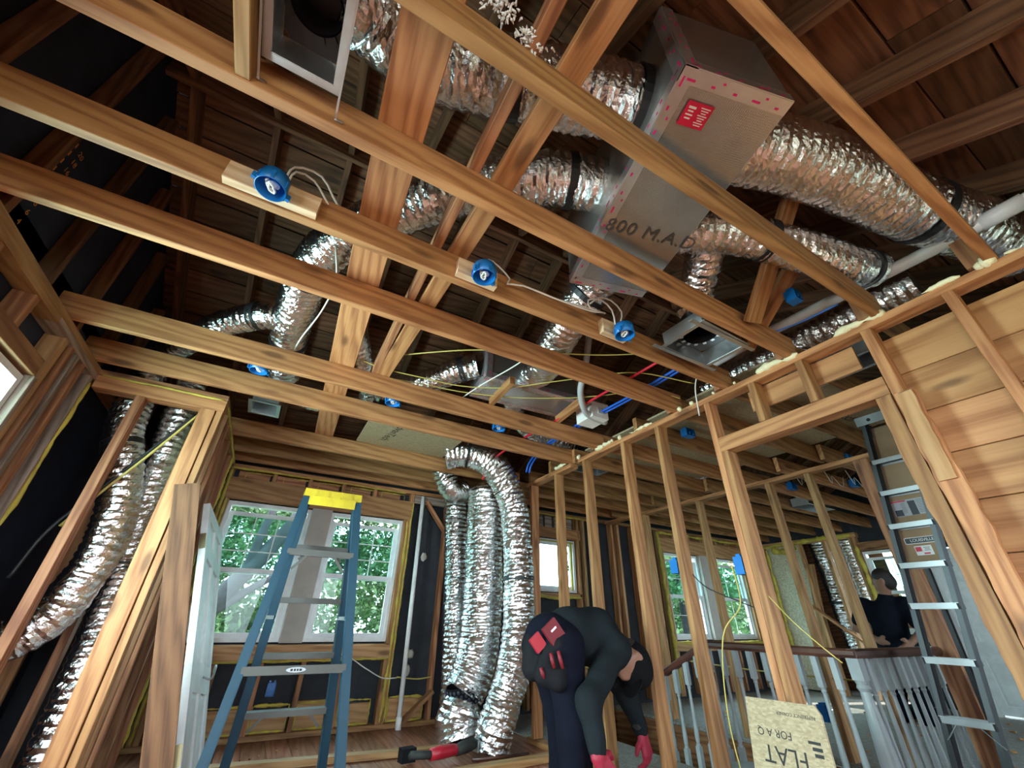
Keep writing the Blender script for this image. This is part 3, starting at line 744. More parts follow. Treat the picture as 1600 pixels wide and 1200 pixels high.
for y, mt in ((4.52, 'pale_pine'), (3.88, 'pale_pine'), (3.50, 'pale_pine'), (3.12, 'pale_pine'), (3.07, 'pine'), (2.40, 'pale_pine'), (2.35, 'pine'), (1.64, 'pine'), (1.2, 'pine'), (.8, 'pine')):
    slab(wr, 'stud', (XR, y, 0.001), (XR+0.089, y+0.045, 2.03 if y > 3 else 2.1), mt, 'z')
slab(wr, 'rough_sill', (XR-0.01, 2.44, 0.70), (XR+0.089, 3.07, 0.765), 'weathered', 'y')
slab(wr, 'header', (XR, 1.68, 1.83), (XR+0.06, 3.07, 1.95), 'reddish_fir', 'y')
lumber(wr, 'fallen_brace', (XR-0.06, 4.00, 1.15), (XR-0.06, 3.35, 0.62), 0.09, 0.03, (1, 0, 0), 'pine')
lumber(wr, 'fallen_brace', (XR+0.04, 3.98, 0.55), (XR+0.04, 3.84, 1.72), 0.12, 0.03, (0, 1, 0), 'pine')
for pts, r in (([(XR-0.004, 3.1, 2.07), (XR-0.004, 3.8, 2.06), (XR-0.004, 4.5, 2.05)], 0.03), ([(XR-0.004, 4.47, 0.1), (XR-0.004, 4.47, 1.1), (XR-0.004, 4.46, 2.0)], 0.025),
               ([(XR+0.05, 3.98, 2.0), (XR+0.05, 4.2, 1.96), (XR+0.05, 4.4, 1.99)], 0.05), ([(XR-0.004, 3.09, 0.3), (XR-0.004, 3.09, 1.0), (XR-0.004, 3.09, 1.9)], 0.025)):
    bead(wr, pts, r, 'foam_yellow', rough=0.8)

# rear wall behind the camera, with its window openings
wz = root('wall_rear', 'rear knee wall behind the viewpoint with wide window openings', 'wall', (2, YR, 0), kind='structure')
def rear_panel(parent, name, mat, a, b, z0, z1):
    slab(parent, name, (a, YR-0.11, z0), (b, YR-0.09, z1), mat, 'x')
sheath_with_holes(wz, 'plywood_sheathing', 'plywood', XL-0.1, XR+0.9, -0.02, roof_z(YR)+0.03, [(-0.95, 1.65, 0.55, 1.65), (4.6, 6.6, 0.55, 1.65)], rear_panel)
for x in (-1.1, -1.0, 1.66, 2.05, 2.5, 3.0, 3.5, 4.0, 4.5, 6.61, 7.1, 7.6):
    slab(wz, 'stud', (x, YR-0.088, 0.0), (x+0.038, YR, roof_z(YR)-0.17), 'pine', 'z')
# ------------------------------------------------------------------ windows and doors
def window(idx, label, place, w, h, cols, rows, low_grille=False, panes_mat=('window_glass_double', 'window_glass'), single=False):
    """place(u, v, d) -> world: u across, v up, d into the room"""
    r = root('window_%d' % idx, label, 'window', place(w/2, 0, 0), kind='structure')
    def bar(name, u0, u1, v0, v1, d0, d1, mat, par=r):
        a, b = Vector(place(u0, v0, d0)), Vector(place(u1, v1, d1))
        lo = [min(p, q) for p, q in zip(a, b)]; hi = [max(p, q) for p, q in zip(a, b)]
        m = MB(); m.box2(lo, hi); return m.build(name, mat, par)
    F = 0.032
    bar('frame_jamb', 0, F, 0, h, -0.05, 0.03, 'white_vinyl'); bar('frame_jamb', w-F, w, 0, h, -0.05, 0.03, 'white_vinyl')
    bar('frame_head', F, w-F, h-F, h, -0.05, 0.03, 'white_vinyl'); bar('sill', F, w-F, 0, F, -0.05, 0.035, 'white_vinyl')
    def sash(name, v0, v1, d, grille, pm):
        S = 0.036; t = 0.022
        s = bar(name, F, F+S, v0, v1, d, d+t, 'white_vinyl')
        bar('stile', w-F-S, w-F, v0, v1, d, d+t, 'white_vinyl', s)
        bar('rail', F+S, w-F-S, v0, v0+S, d, d+t, 'white_vinyl', s); bar('rail', F+S, w-F-S, v1-S, v1, d, d+t, 'white_vinyl', s)
        bar('pane', F+S, w-F-S, v0+S, v1-S, d+0.009, d+0.012, pm, s)
        if grille:
            iw = w-2*F-2*S; ih = v1-v0-2*S
            for i in range(1, cols): bar('muntin', F+S+iw*i/cols-0.005, F+S+iw*i/cols+0.005, v0+S, v1-S, d+0.013, d+0.019, 'white_vinyl', s)
            for j in range(1, rows): bar('muntin', F+S, w-F-S, v0+S+ih*j/rows-0.005, v0+S+ih*j/rows+0.005, d+0.0132, d+0.0192, 'white_vinyl', s)
    if single:
        sash('sash', F, h-F, -0.02, False, panes_mat[1])
    else:
        sash('upper_sash', h*0.46, h-F-0.05, -0.035, True, panes_mat[0])
        sash('lower_sash', F, h*0.50, -0.008, low_grille, panes_mat[1])
    return r
def on_back(x0, z0): return lambda u, v, d: (x0+u, YB+0.07-d, z0+v)
def on_left(y0, z0): return lambda u, v, d: (XL-0.06+d, y0+u, z0+v)
def on_right(y1, z0): return lambda u, v, d: (XR+0.06-d, y1-u, z0+v)
window(1, 'left one of the two tall windows behind the blue ladder', on_back(-0.44, 0.66), 0.725, 1.13, 3, 3)
window(2, 'right one of the two tall windows behind the blue ladder', on_back(0.475, 0.66), 0.745, 1.13, 3, 3)
window(3, 'small square window high in the back wall beside the bent worker', on_back(2.96, 1.17), 0.62, 0.62, 1, 1, single=True)
window(4, 'left of the two tall windows seen beyond the stair railing', on_back(5.24, 0.66), 0.78, 1.13, 2, 2, True)
window(5, 'right of the two tall windows seen beyond the stair railing', on_back(6.26, 0.66), 0.86, 1.13, 2, 2, True)
window(6, 'window at the left edge in the gable wall under a stud header', on_left(1.55, 0.70), 0.97, 1.10, 2, 2)
window(7, 'bright window in the far right wall behind the standing worker', on_right(3.06, 0.78), 0.60, 1.04, 2, 2, True)
# painted panels between the paired windows
t1 = mesh_obj('trim_1', *(lambda m: (m.v, m.f))(MB().box2((0.287, YB-0.012, 0.655), (0.473, YB+0.06, 1.80))), 'mullion_paint'); tag(t1, 'flat beige mullion panel between the two windows behind the ladder', 'trim', kind='structure')
t2 = mesh_obj('trim_2', *(lambda m: (m.v, m.f))(MB().box2((6.03, YB-0.012, 0.655), (6.25, YB+0.06, 1.80))), 'mullion_paint'); tag(t2, 'flat beige mullion panel between the windows beyond the railing', 'trim', kind='structure')
# yellow tape edge left inside the small window
t3 = root('trim_3', 'yellow foam edging inside the small square window', 'trim', (3.5, YB, 1.17), kind='structure')
for a, b in (((2.995, YB+0.03, 1.755), (3.555, YB+0.038, 1.772)), ((3.50, YB+0.03, 1.19), (3.522, YB+0.038, 1.755))):
    mesh_obj('foam_edge', *(lambda m: (m.v, m.f))(MB().box2(a, b)), 'foam_yellow', t3)

def panel_door(name, label, M, w, h, layout, mat='white_paint', kind=None, cat='door'):
    """slab in local x (width), z (height), y thickness; recessed panels with a raised field"""
    r = root(name, label, cat, M.translation, kind=kind)
    t = 0.036; m = MB()
    xs = sorted({0, w} | {q for p in layout for q in (p[0], p[1])}); zs = sorted({0, h} | {q for p in layout for q in (p[2], p[3])})
    for x0, x1 in zip(xs, xs[1:]):
        for z0, z1 in zip(zs, zs[1:]):
            inside = any(p[0] <= x0+1e-6 and p[1] >= x1-1e-6 and p[2] <= z0+1e-6 and p[3] >= z1-1e-6 for p in layout)
            d = t*0.28 if inside else t
            m.box(((x0+x1)/2, 0, (z0+z1)/2), (x1-x0, d, z1-z0))
    m.build('slab', mat, r, False, M)
    for p in layout:
        q = MB()
        for sgn in (-1, 1):
            k = 0.026; y0, y1 = sgn*t*0.14, sgn*t*0.26
            a = [(p[0]+0.008, y0, p[2]+0.008), (p[1]-0.008, y0, p[2]+0.008), (p[1]-0.008, y0, p[3]-0.008), (p[0]+0.008, y0, p[3]-0.008)]
            b = [(p[0]+k, y1, p[2]+k), (p[1]-k, y1, p[2]+k), (p[1]-k, y1, p[3]-k), (p[0]+k, y1, p[3]-k)]
            q.add(a+b, [(4, 5, 6, 7), (0, 1, 5, 4), (1, 2, 6, 5), (2, 3, 7, 6), (3, 0, 4, 7)])
        q.build('raised_panel', mat, r, False, M)
    return r
def six_panel(w, h):
    L = []
    for x0, x1 in ((0.10*w/0.76, 0.345*w/0.76), (0.415*w/0.76, 0.66*w/0.76)):
        L += [(x0, x1, 0.05*h, 0.30*h), (x0, x1, 0.40*h, 0.78*h), (x0, x1, 0.84*h, 0.94*h)]
    return L
# loose panelled door leaning on the closet corner, with its jamb board
foot = V(-0.10, 3.06, 0.0); top = V(-0.49, 3.05, 1.5); up = (top-foot).normalized(); wd = (V(-0.41, 3.80, 1.39)-top).normalized()
Md = frame_matrix(foot, wd, wd.cross(up)); Md = Matrix((wd, (up.cross(wd)).normalized(), (up - wd*up.dot(wd)).normalized())).transposed().to_4x4(); Md.translation = foot + V(0.02, 0, 0.085)
d1 = panel_door('leaning_door', 'narrow white six-panel door leaning against the closet corner on the left', Md, 0.72, 1.46, six_panel(0.72, 1.46))
hk = MB(); hk.tube(spline([Md @ V(0.40, -0.02, 0.52), Md @ V(0.40, -0.06, 0.50), Md @ V(0.43, -0.075, 0.55), Md @ V(0.47, -0.07, 0.57), Md @ V(0.49, -0.06, 0.54)], 0.01), 0.006, 8)
hk.build('lever_handle', 'steel', d1, True)
for z0 in (0.18, 1.22):
    m = MB(); m.box((-0.004, 0, z0), (0.008, 0.03, 0.09)); m.build('hinge', 'brass', d1, False, Md)
jb = lumber(None, 'jamb_board', V(-0.125, 3.005, 0.0), V(-0.515, 2.995, 1.52), 0.125, 0.03, V(1, 0.1, 0.2), 'roof_pine')
tag(jb, 'wide brown board leaning in front of the white leaning door', 'board')
# door in the far right wall
Mr = frame_matrix((XR+0.05, 2.32, 0.02), (0, -1, 0), (1, 0, 0)); Mr = Matrix(((0, 1, 0, XR+0.03), (-1, 0, 0, 2.33), (0, 0, 1, 0.02), (0, 0, 0, 1)))
d2 = panel_door('door_1', 'white six-panel door in the far right wall behind the metal ladder', Mr, 0.62, 1.74, six_panel(0.62, 1.74), kind='structure')
for y0, y1 in ((2.335, 2.40), (1.64, 1.705)):
    m = MB(); m.box2((XR-0.012, y0, 0.0), (XR+0.06, y1, 1.80)); m.build('casing', 'white_paint', d2)
# ------------------------------------------------------------------ air ducts
def tube_mesh(pts, rad, seed, rib=0.045, crumple=0.10, step=0.012, taper0=0.0, taper1=0.0):
    """crinkled foil sleeve: small facets, folds that run round the duct, a spiral wire showing through"""
    segs = max(36, min(72, int(2*math.pi*rad/0.0125)))
    P = spline(pts, step); fr = frames(P); k = len(P); v = []; f = []
    arc = [0.0]; rn_ = random.Random(seed)
    for a, b in zip(P, P[1:]): arc.append(arc[-1]+(b-a).length)
    so = V(seed*3.1, seed*1.7, seed*2.3)
    for i, (p, (u, w, t)) in enumerate(zip(P, fr)):
        s = arc[i]; e = 1.0
        if taper0 and s < taper0: e *= 0.55+0.45*math.sin(0.5*math.pi*s/taper0)
        if taper1 and arc[-1]-s < taper1: e *= 0.55+0.45*math.sin(0.5*math.pi*(arc[-1]-s)/taper1)
        for j in range(segs):
            a = 2*math.pi*j/segs; d = u*math.cos(a)+w*math.sin(a)
            q = p+d*rad
            c = noise.noise(q*8+so)
            wob = noise.noise(q*14+so)
            fold = 1.0-abs(noise.noise(V((s+0.02*wob)*34, q.x*5+q.y*5, q.z*5)+so))*2.2
            rbs = 0.004*math.sin(2*math.pi*s/rib + a + 2*wob)
            amp = crumple*10
            v.append(p+d*(rad*e*(1+crumple*0.55*c) + rbs + 0.0055*amp*fold*0.6 + rn_.uniform(-1, 1)*0.0013) + t*rn_.uniform(-1, 1)*0.003)
    for i in range(k-1):
        for j in range(segs): f.append((i*segs+j, i*segs+(j+1) % segs, (i+1)*segs+(j+1) % segs, (i+1)*segs+j))
    f.append(tuple(range(segs-1, -1, -1))); f.append(tuple((k-1)*segs+j for j in range(segs)))
    return v, f, P, fr, arc
def ring(parent, name, P, fr, arc, s, rad, wid, mat, n=32, thick=0.004):
    i = min(range(len(arc)), key=lambda q: abs(arc[q]-s)); p = P[i]; u, w, t = fr[i]; m = MB()
    prof = [(rad-thick, -wid/2), (rad+thick, -wid/2), (rad+thick, wid/2), (rad-thick, wid/2)]
    v = []; f = []
    for (r, z) in prof:
        for j in range(n):
            a = 2*math.pi*j/n; v.append(p+t*z+(u*math.cos(a)+w*math.sin(a))*r)
    for q in range(4):
        for j in range(n): f.append((q*n+j, q*n+(j+1) % n, ((q+1) % 4)*n+(j+1) % n, ((q+1) % 4)*n+j))
    m.add(v, f); return m.build(name, mat, parent, False)
DN = [0]
def duct(label, pts, rad, straps=(), taper0=0.0, taper1=0.0, crumple=0.10, strapw=0.035, name='flex_duct', group='flexible foil ducts'):
    DN[0] += 1
    v, f, P, fr, arc = tube_mesh(pts, rad, DN[0], crumple=crumple, taper0=taper0, taper1=taper1)
    o = mesh_obj(name, v, f, 'duct_foil', None, False); tag(o, label, 'duct', group)
    for s in straps: ring(o, 'strap', P, fr, arc, s*arc[-1], rad*1.035, strapw, 'strap_black')
    return o
# large trunk box of foil-faced duct board
SN = [0]
def foil_box(name, label, o, ux, uy, sx, sy, sz):
    ux = Vector(ux).normalized(); uy = V(-ux.y, ux.x, 0) if uy is None else Vector(uy).normalized()
    M = Matrix((ux, uy, V(0, 0, 1))).transposed().to_4x4(); M.translation = Vector(o)
    r = root(name, label, 'air duct box', o)
    m = MB(); m.box((sx/2, sy/2, sz/2), (sx, sy, sz)); body = m.build('box_body', 'duct_board_foil', r, False, M)
    # foil tape along the edges, with a run of magenta print
    def strip(a, b, n1):
        a, b = V(*a), V(*b); d = (b-a).normalized(); q = V(*n1)
        m = MB(); SN[0] += 1; e = 0.0012+0.0005*(SN[0] % 8)
        side = d.cross(q)
        pts = [a+q*e-side*0.022, b+q*e-side*0.022, b+q*e+side*0.022, a+q*e+side*0.022]
        pts2 = [p-q*(e+0.0004) for p in pts]
        m.add(pts+pts2, [(0, 1, 2, 3), (7, 6, 5, 4), (0, 4, 5, 1), (1, 5, 6, 2), (2, 6, 7, 3), (3, 7, 4, 0)])
        tp = m.build('foil_tape', 'foil_tape', r, False, M)
        L = (b-a).length; k = int(L/0.075); mk = MB()
        for i in range(k):
            c = a+d*(0.04+i*L/k)+q*(e+0.0006)
            w = 0.014 if i % 3 else 0.030
            mm = Matrix((d, side, q)).transposed()
            mk.box(c+side*0.008, (w, 0.007, 0.0008), mm)
            if i % 2: mk.box(c+d*0.03-side*0.008, (0.010, 0.006, 0.0008), mm)
        if k: mk.build('tape_print', 'magenta_print', tp, False, M)['kind'] = 'stuff'
    i = 0.022
    strip((i, 0, 0), (i, sy, 0), (0, 0, -1)); strip((0, i, 0), (sx, i, 0), (0, 0, -1)); strip((0, sy-i, 0), (sx, sy-i, 0), (0, 0, -1)) 
    strip((0, 0, i), (0, sy, i), (-1, 0, 0)); strip((0, 0, i), (sx, 0, i), (0, -1, 0)); strip((0, i, 0), (0, i, sz), (-1, 0, 0)); strip((i, 0, 0), (i, 0, sz), (0, -1, 0))
    strip((sx, 0, i), (sx, sy, i), (1, 0, 0))
    return r, M, body
pl, PM, pbody = foil_box('supply_plenum', 'big foil-faced duct trunk box with red label hung above the joists', (0.72, 0.245, 2.325), (0.965, -0.26, 0), None, 0.40, 0.95, 0.45)
def on_bottom(x, y, rot=0.0):   # readable from below
    return PM @ Matrix.Translation((x, y, -0.003)) @ Matrix.Rotation(rot, 4, 'Z') @ Matrix.Rotation(math.pi, 4, 'X')
m = MB(); m.box((0, 0, 0), (0.095, 0.075, 0.001)); lb = m.build('warning_label', 'label_red', pl, False, on_bottom(0.115, 0.115) @ Matrix.Translation((0, 0, 0.003)))
MLB = on_bottom(0.115, 0.115) @ Matrix.Translation((0, 0, 0.0038))
print_bars('label_text', [(-0.024, 0.020-i*0.011, 0.026-0.006*(i % 2), 0.0045 if i else 0.007) for i in range(4)]+[(0.022, 0.026-i*0.0075, 0.034-0.008*(i % 3), 0.003) for i in range(8)], 'print_white', lb, MLB)
text_mesh('stencil_text', '800 M.A.D', 0.088, 'print_grey', pl, on_bottom(0.235, 0.585, 0.0) @ Matrix.Translation((0, 0, 0.0006)), 0.0004, 1.12)
pl2, PM2, _ = foil_box('duct_box', 'smaller foil-faced duct box behind the third joist near the middle', (1.06, 2.30, 2.40), (0.995, -0.05, 0), None, 0.80, 0.34, 0.34)
# ducts of the attic
duct('thick foil duct running left from the trunk to the square boot', [(0.80, 0.47, 2.56), (0.66, 0.51, 2.56), (0.45, 0.59, 2.57), (0.22, 0.67, 2.57), (0.05, 0.72, 2.56), (-0.08, 0.70, 2.54), (-0.19, 0.66, 2.52), (-0.265, 0.645, 2.44)], 0.128, (0.03, 0.42), taper1=0.10, crumple=0.075)
duct('long foil duct from the trunk sweeping away to the far left', [(0.88, 0.80, 2.57), (0.72, 0.86, 2.57), (0.50, 0.98, 2.56), (0.28, 1.18, 2.55), (0.08, 1.42, 2.54), (-0.10, 1.70, 2.53), (-0.20, 1.98, 2.52), (-0.24, 2.40, 2.50), (-0.25, 2.80, 2.46), (-0.24, 3.05, 2.42)], 0.112, (0.05, 0.62, 0.86))
duct('short foil branch duct reaching toward the left gable wall', [(-0.30, 2.47, 2.50), (-0.42, 2.52, 2.50), (-0.60, 2.70, 2.50), (-0.76, 2.92, 2.49), (-0.92, 3.15, 2.45), (-1.02, 3.28, 2.40), (-1.05, 3.34, 2.30)], 0.082, (0.13,), strapw=0.05)
duct('thick foil duct running right from the trunk under the roof', [(1.16, 0.42, 2.56), (1.30, 0.36, 2.57), (1.52, 0.29, 2.58), (1.80, 0.23, 2.58), (2.08, 0.18, 2.57), (2.34, 0.12, 2.56), (2.60, 0.05, 2.55), (2.95, 0.0, 2.55)], 0.140, (0.62,), taper0=0.06, crumple=0.07)
duct('foil duct coiling right under the thick one near the white pipe', [(1.30, 0.76, 2.47), (1.42, 0.68, 2.47), (1.58, 0.61, 2.47), (1.80, 0.53, 2.44), (2.02, 0.47, 2.42), (2.20, 0.44, 2.43), (2.32, 0.42, 2.47), (2.42, 0.42, 2.52)], 0.094, (0.36, 0.88))
duct('foil duct dropping from the trunk to the register boot at right', [(1.38, 0.62, 2.58), (1.48, 0.70, 2.56), (1.60, 0.82, 2.52), (1.68, 0.93, 2.48), (1.74, 1.02, 2.42), (1.76, 1.05, 2.34)], 0.092, (), taper1=0.05)
duct('foil duct leaving the low end of the trunk with a black strap', [(1.22, 1.12, 2.52), (1.20, 1.26, 2.48), (1.20, 1.40, 2.44), (1.24, 1.58, 2.42), (1.30, 1.80, 2.42), (1.38, 2.02, 2.44), (1.44, 2.20, 2.50), (1.46, 2.32, 2.56)], 0.112, (0.14,), strapw=0.03)
duct('foil duct joining the small duct box from behind the cross boards', [(0.42, 2.98, 2.42), (0.60, 2.86, 2.44), (0.78, 2.70, 2.48), (0.92, 2.54, 2.53), (1.05, 2.44, 2.56)], 0.095, (0.86,), strapw=0.04)
duct('foil duct passing behind the wide plank toward the ladder', [(0.12, 2.40, 2.50), (0.20, 2.58, 2.46), (0.29, 2.80, 2.42), (0.38, 3.02, 2.40), (0.40, 3.30, 2.40)], 0.080, ())
duct('foil duct beyond the small box running to the partition', [(1.46, 2.62, 2.50), (1.56, 2.78, 2.46), (1.70, 2.90, 2.44), (1.92, 3.02, 2.42), (2.2, 3.1, 2.44), (2.6, 3.12, 2.46)], 0.085, (0.25,))
duct('short foil duct feeding the small boot above the closet corner', [(-0.20, 3.20, 2.38), (-0.12, 3.23, 2.36), (0.0, 3.30, 2.36), (0.10, 3.36, 2.40), (0.16, 3.55, 2.45)], 0.080, (), taper0=0.05)
for lab, pts, r, st in (('dark foil duct above the partition foam beside the white pipe', [(2.60, 1.60, 2.39), (2.58, 1.2, 2.39), (2.57, 0.8, 2.39), (2.57, 0.32, 2.39)], 0.09, (0.5,)),
                        ('dim foil duct over the stair hall decking', [(2.5, 3.2, 2.42), (3.0, 3.10, 2.42), (3.6, 3.05, 2.42), (4.3, 3.0, 2.42)], 0.09, ()),
                        ('dim foil duct above the far room joists', [(4.5, 2.9, 2.42), (5.2, 2.7, 2.42), (6.0, 2.8, 2.42), (6.8, 3.1, 2.42)], 0.10, (0.4,))):
    duct(lab, pts, r, st)
# riser ducts in the back corner
duct('left slim foil riser duct standing in the back corner', [(1.68, 4.37, 2.20), (1.72, 4.37, 1.95), (1.77, 4.37, 1.5), (1.81, 4.37, 1.0), (1.85, 4.37, 0.5), (1.86, 4.37, 0.06)], 0.122, ())
duct('middle thick foil riser duct with a bare bubble-wrap band at its foot', [(1.83, 3.86, 2.10), (1.845, 3.86, 1.9), (1.86, 3.86, 1.5), (1.87, 3.86, 1.0), (1.85, 3.86, 0.65), (1.80, 3.87, 0.44), (1.74, 3.88, 0.33)], 0.178, (), taper0=0.1)
duct('crumpled foil duct end slumped on the floor beside the lumber', [(1.75, 3.87, 0.30), (1.72, 3.86, 0.22), (1.70, 3.86, 0.13), (1.71, 3.83, 0.03)], 0.175, (), taper0=0.10, crumple=0.2)
duct('right foil riser duct bending to the floor next to the partition', [(1.90, 3.52, 2.02), (1.985, 3.50, 1.80), (2.02, 3.48, 1.45), (2.03, 3.47, 1.1), (2.02, 3.46, 0.8), (1.99, 3.46, 0.55), (1.90, 3.47, 0.30), (1.84, 3.48, 0.15), (1.82, 3.50, 0.03)], 0.132, (0.02, 0.42), crumple=0.14)
duct('foil duct arching over the joist to the right riser', [(1.28, 3.66, 2.26), (1.42, 3.60, 2.30), (1.58, 3.54, 2.28), (1.74, 3.50, 2.20), (1.85, 3.50, 2.08), (1.92, 3.51, 1.98)], 0.14, (0.30,), strapw=0.02)
duct('foil elbow hanging below the joists above the left riser', [(1.36, 4.01, 2.34), (1.43, 4.02, 2.18), (1.51, 4.03, 2.06), (1.60, 4.05, 2.03), (1.67, 4.07, 2.09)], 0.12, ())
# bubble wrap band on the slumped duct
bw = root('bubble_wrap_band', 'dark bubble-wrap band showing between the torn riser duct pieces', 'insulation', (1.75, 3.87, 0.3))
M0 = frame_matrix((1.752, 3.87, 0.325), (1, 0, 0), (0, 1, 0))
m = MB(); m.lathe([(0.150, -0.06), (0.160, -0.03), (0.160, 0.03), (0.150, 0.07)], 28, M0 @ Matrix.Rotation(-0.25, 4, 'Y')); m.build('wrap_sheet', 'pouch_black', bw, True)
m = MB()
for i in range(26):
    for k in range(4):
        a = 2*math.pi*(i+0.5*(k % 2))/26; p = M0 @ Matrix.Rotation(-0.25, 4, 'Y') @ V(0.160*math.cos(a), 0.160*math.sin(a), -0.045+k*0.03)
        q = Matrix.Rotation(-0.25, 4, 'Y') @ V(math.cos(a), math.sin(a), 0); fm = frame_matrix(p, q.orthogonal().normalized(), q.cross(q.orthogonal()))
        m.lathe([(0.0125, 0), (0.010, 0.005), (0.005, 0.008), (0.0005, 0.0085)], 7, fm)
ob = m.build('bubbles', 'sticker_dark', bw, True); ob['kind'] = 'stuff'
# closet ducts on the left
duct('sagging foil duct in the left closet bending out toward the left edge', [(-1.04, 3.34, 2.30), (-1.035, 3.33, 2.08), (-1.00, 3.31, 1.86), (-0.93, 3.30, 1.66), (-0.86, 3.29, 1.45), (-0.82, 3.28, 1.22), (-0.84, 3.27, 1.00), (-0.90, 3.27, 0.83), (-1.00, 3.26, 0.73), (-1.10, 3.22, 0.69)], 0.098, (0.30,), crumple=0.14)
duct('straight foil duct in the left closet beside the corner post', [(-0.815, 3.42, 2.40), (-0.80, 3.42, 2.10), (-0.785, 3.45, 1.80), (-0.765, 3.48, 1.45), (-0.735, 3.48, 1.10), (-0.70, 3.46, 0.75), (-0.685, 3.44, 0.40), (-0.68, 3.44, 0.03)], 0.092, (0.55,))
# closet duct in the far right wall
duct('narrow foil duct hanging in the far right duct closet', [(8.02, 3.78, 2.30), (8.02, 3.74, 1.9), (8.02, 3.72, 1.4), (8.0, 3.70, 0.9), (7.98, 3.66, 0.5), (7.95, 3.58, 0.03)], 0.135, (0.5,))
duct('second foil duct at the right edge of the far duct closet', [(8.06, 3.33, 2.30), (8.06, 3.33, 1.9), (8.08, 3.34, 1.3), (8.1, 3.35, 0.03)], 0.11, ())

# ------------------------------------------------------------------ register boots
def boot(name, label, c, ax, sx, sy, depth, collar=0.085, hang=False):
    """open-bottomed sheet metal box with a round collar in its top; c = centre of the opening"""
    ax = Vector(ax).normalized(); ay = V(-ax.y, ax.x, 0); M = Matrix((ax, ay, V(0, 0, 1))).transposed().to_4x4(); M.translation = Vector(c)
    r = root(name, label, 'register boot', c, 'register boots'); t = 0.004; f = 0.022
    m = MB()
    for s in (-1, 1):
        m.box((s*(sx/2), 0, depth/2), (t, sy, depth)); m.box((0, s*(sy/2), depth/2), (sx, t, depth))
    m.build('boot_body', 'galvanized', r, False, M)
    m = MB()
    for s in (-1, 1):
        m.box((s*(sx/2+f/2), 0, 0), (f, sy+2*f, t)); m.box((0, s*(sy/2+f/2), 0), (sx, f, t))
    m.build('flange', 'galvanized', r, False, M)
    m = MB(); n = 28; v = []; fc = []
    R = min(collar, sx/2-0.012, sy/2-0.012)
    sq = []
    for j in range(n):
        a = 2*math.pi*j/n; k = 1/max(abs(math.cos(a))/(sx/2-t), abs(math.sin(a))/(sy/2-t)); sq.append((k*math.cos(a), k*math.sin(a)))
    for j in range(n): v.append((*sq[j], depth-0.002))
    for j in range(n): a = 2*math.pi*j/n; v.append((R*math.cos(a), R*math.sin(a), depth-0.002))
    for j in range(n): fc.append((j, (j+1) % n, n+(j+1) % n, n+j))
    m.add(v, fc); m.build('boot_top', 'duct_inside', r, False, M)
    m = MB(); m.lathe([(R, depth-0.01), (R, depth+0.10), (R-0.006, depth+0.10), (R-0.004, depth-0.01)], n, M); m.build('collar', 'duct_inside', r, True)
    m = MB(); m.lathe([(R-0.001, depth+0.098), (0.001, depth+0.10)], n, M); m.build('duct_throat', 'duct_inside', r)
    m = MB()
    for j in range(14):
        a = 2*math.pi*j/14; q = Matrix.Rotation(a, 4, 'Z'); m.box((M @ q) @ V(R+0.010, 0, depth-0.008), (0.020, 0.018, 0.0012), (M @ q).to_3x3())
    m.build('collar_tabs', 'duct_inside' if hang else 'galvanized', r)['kind'] = 'stuff'
    return r, M
b1, BM = boot('register_boot', 'square galvanized register boot hanging between joists at the top left', (-0.27, 0.645, 2.20), (1, 0.0, 0), 0.165, 0.25, 0.105, 0.080, True)
for p0, p1, p2 in (((-0.165, 0.52, 2.20), (-0.165, 0.842, 2.165), (-0.145, 0.842, 2.160)), ((-0.375, 0.50, 2.20), (-0.375, 0.842, 2.175), (-0.36, 0.842, 2.17))):
    m = MB(); M1, L1 = axes_matrix(p0, p1, (1, 0, 0)); m.box((0, 0, 0), (L1, 0.0015, 0.006)); m.build('hanger_strap', 'galvanized', b1, False, M1)
    m = MB(); m.box(((p1[0]+p2[0])/2, p1[1]-0.0, (p1[2]+p2[2])/2), (0.024, 0.002, 0.008)); m.build('strap_foot', 'galvanized', b1)
lumber(ce, 'blocking', (-0.405, 0.475, 2.19), (-0.405, 0.845, 2.19), 0.089, 0.038, (0, 0, 1), 'pale_pine')
b2, _ = boot('register_boot', 'rectangular galvanized register boot at the joist ends on the right', (1.765, 1.045, 2.155), (1, 0.03, 0), 0.34, 0.235, 0.09, 0.09)
m = MB(); m.box((1.765, 0.93, 2.148), (0.50, 0.022, 0.003)); m.build('mounting_rail', 'galvanized', b2)
m = MB(); m.box((1.765, 1.17, 2.148), (0.50, 0.022, 0.003)); m.build('mounting_rail', 'galvanized', b2)
b3, _ = boot('register_boot', 'small square register boot above the white leaning door', (-0.295, 3.19, 2.16), (1, 0.02, 0), 0.16, 0.20, 0.16, 0.06)
b4, _ = boot('register_boot', 'flat rectangular register boot just beyond the partition gap', (2.60, 3.05, 2.17), (1, 0, 0), 0.34, 0.16, 0.12, 0.06)
b5, _ = boot('register_boot', 'register boot set in the joists of the far right room', (6.0, 2.72, 2.17), (1, 0, 0), 0.55, 0.2, 0.10, 0.07)
b6, _ = boot('register_boot', 'long register boot seen through the gap above the door header', (2.66, 0.80, 2.16), (0, 1, 0), 0.36, 0.16, 0.12, 0.06)

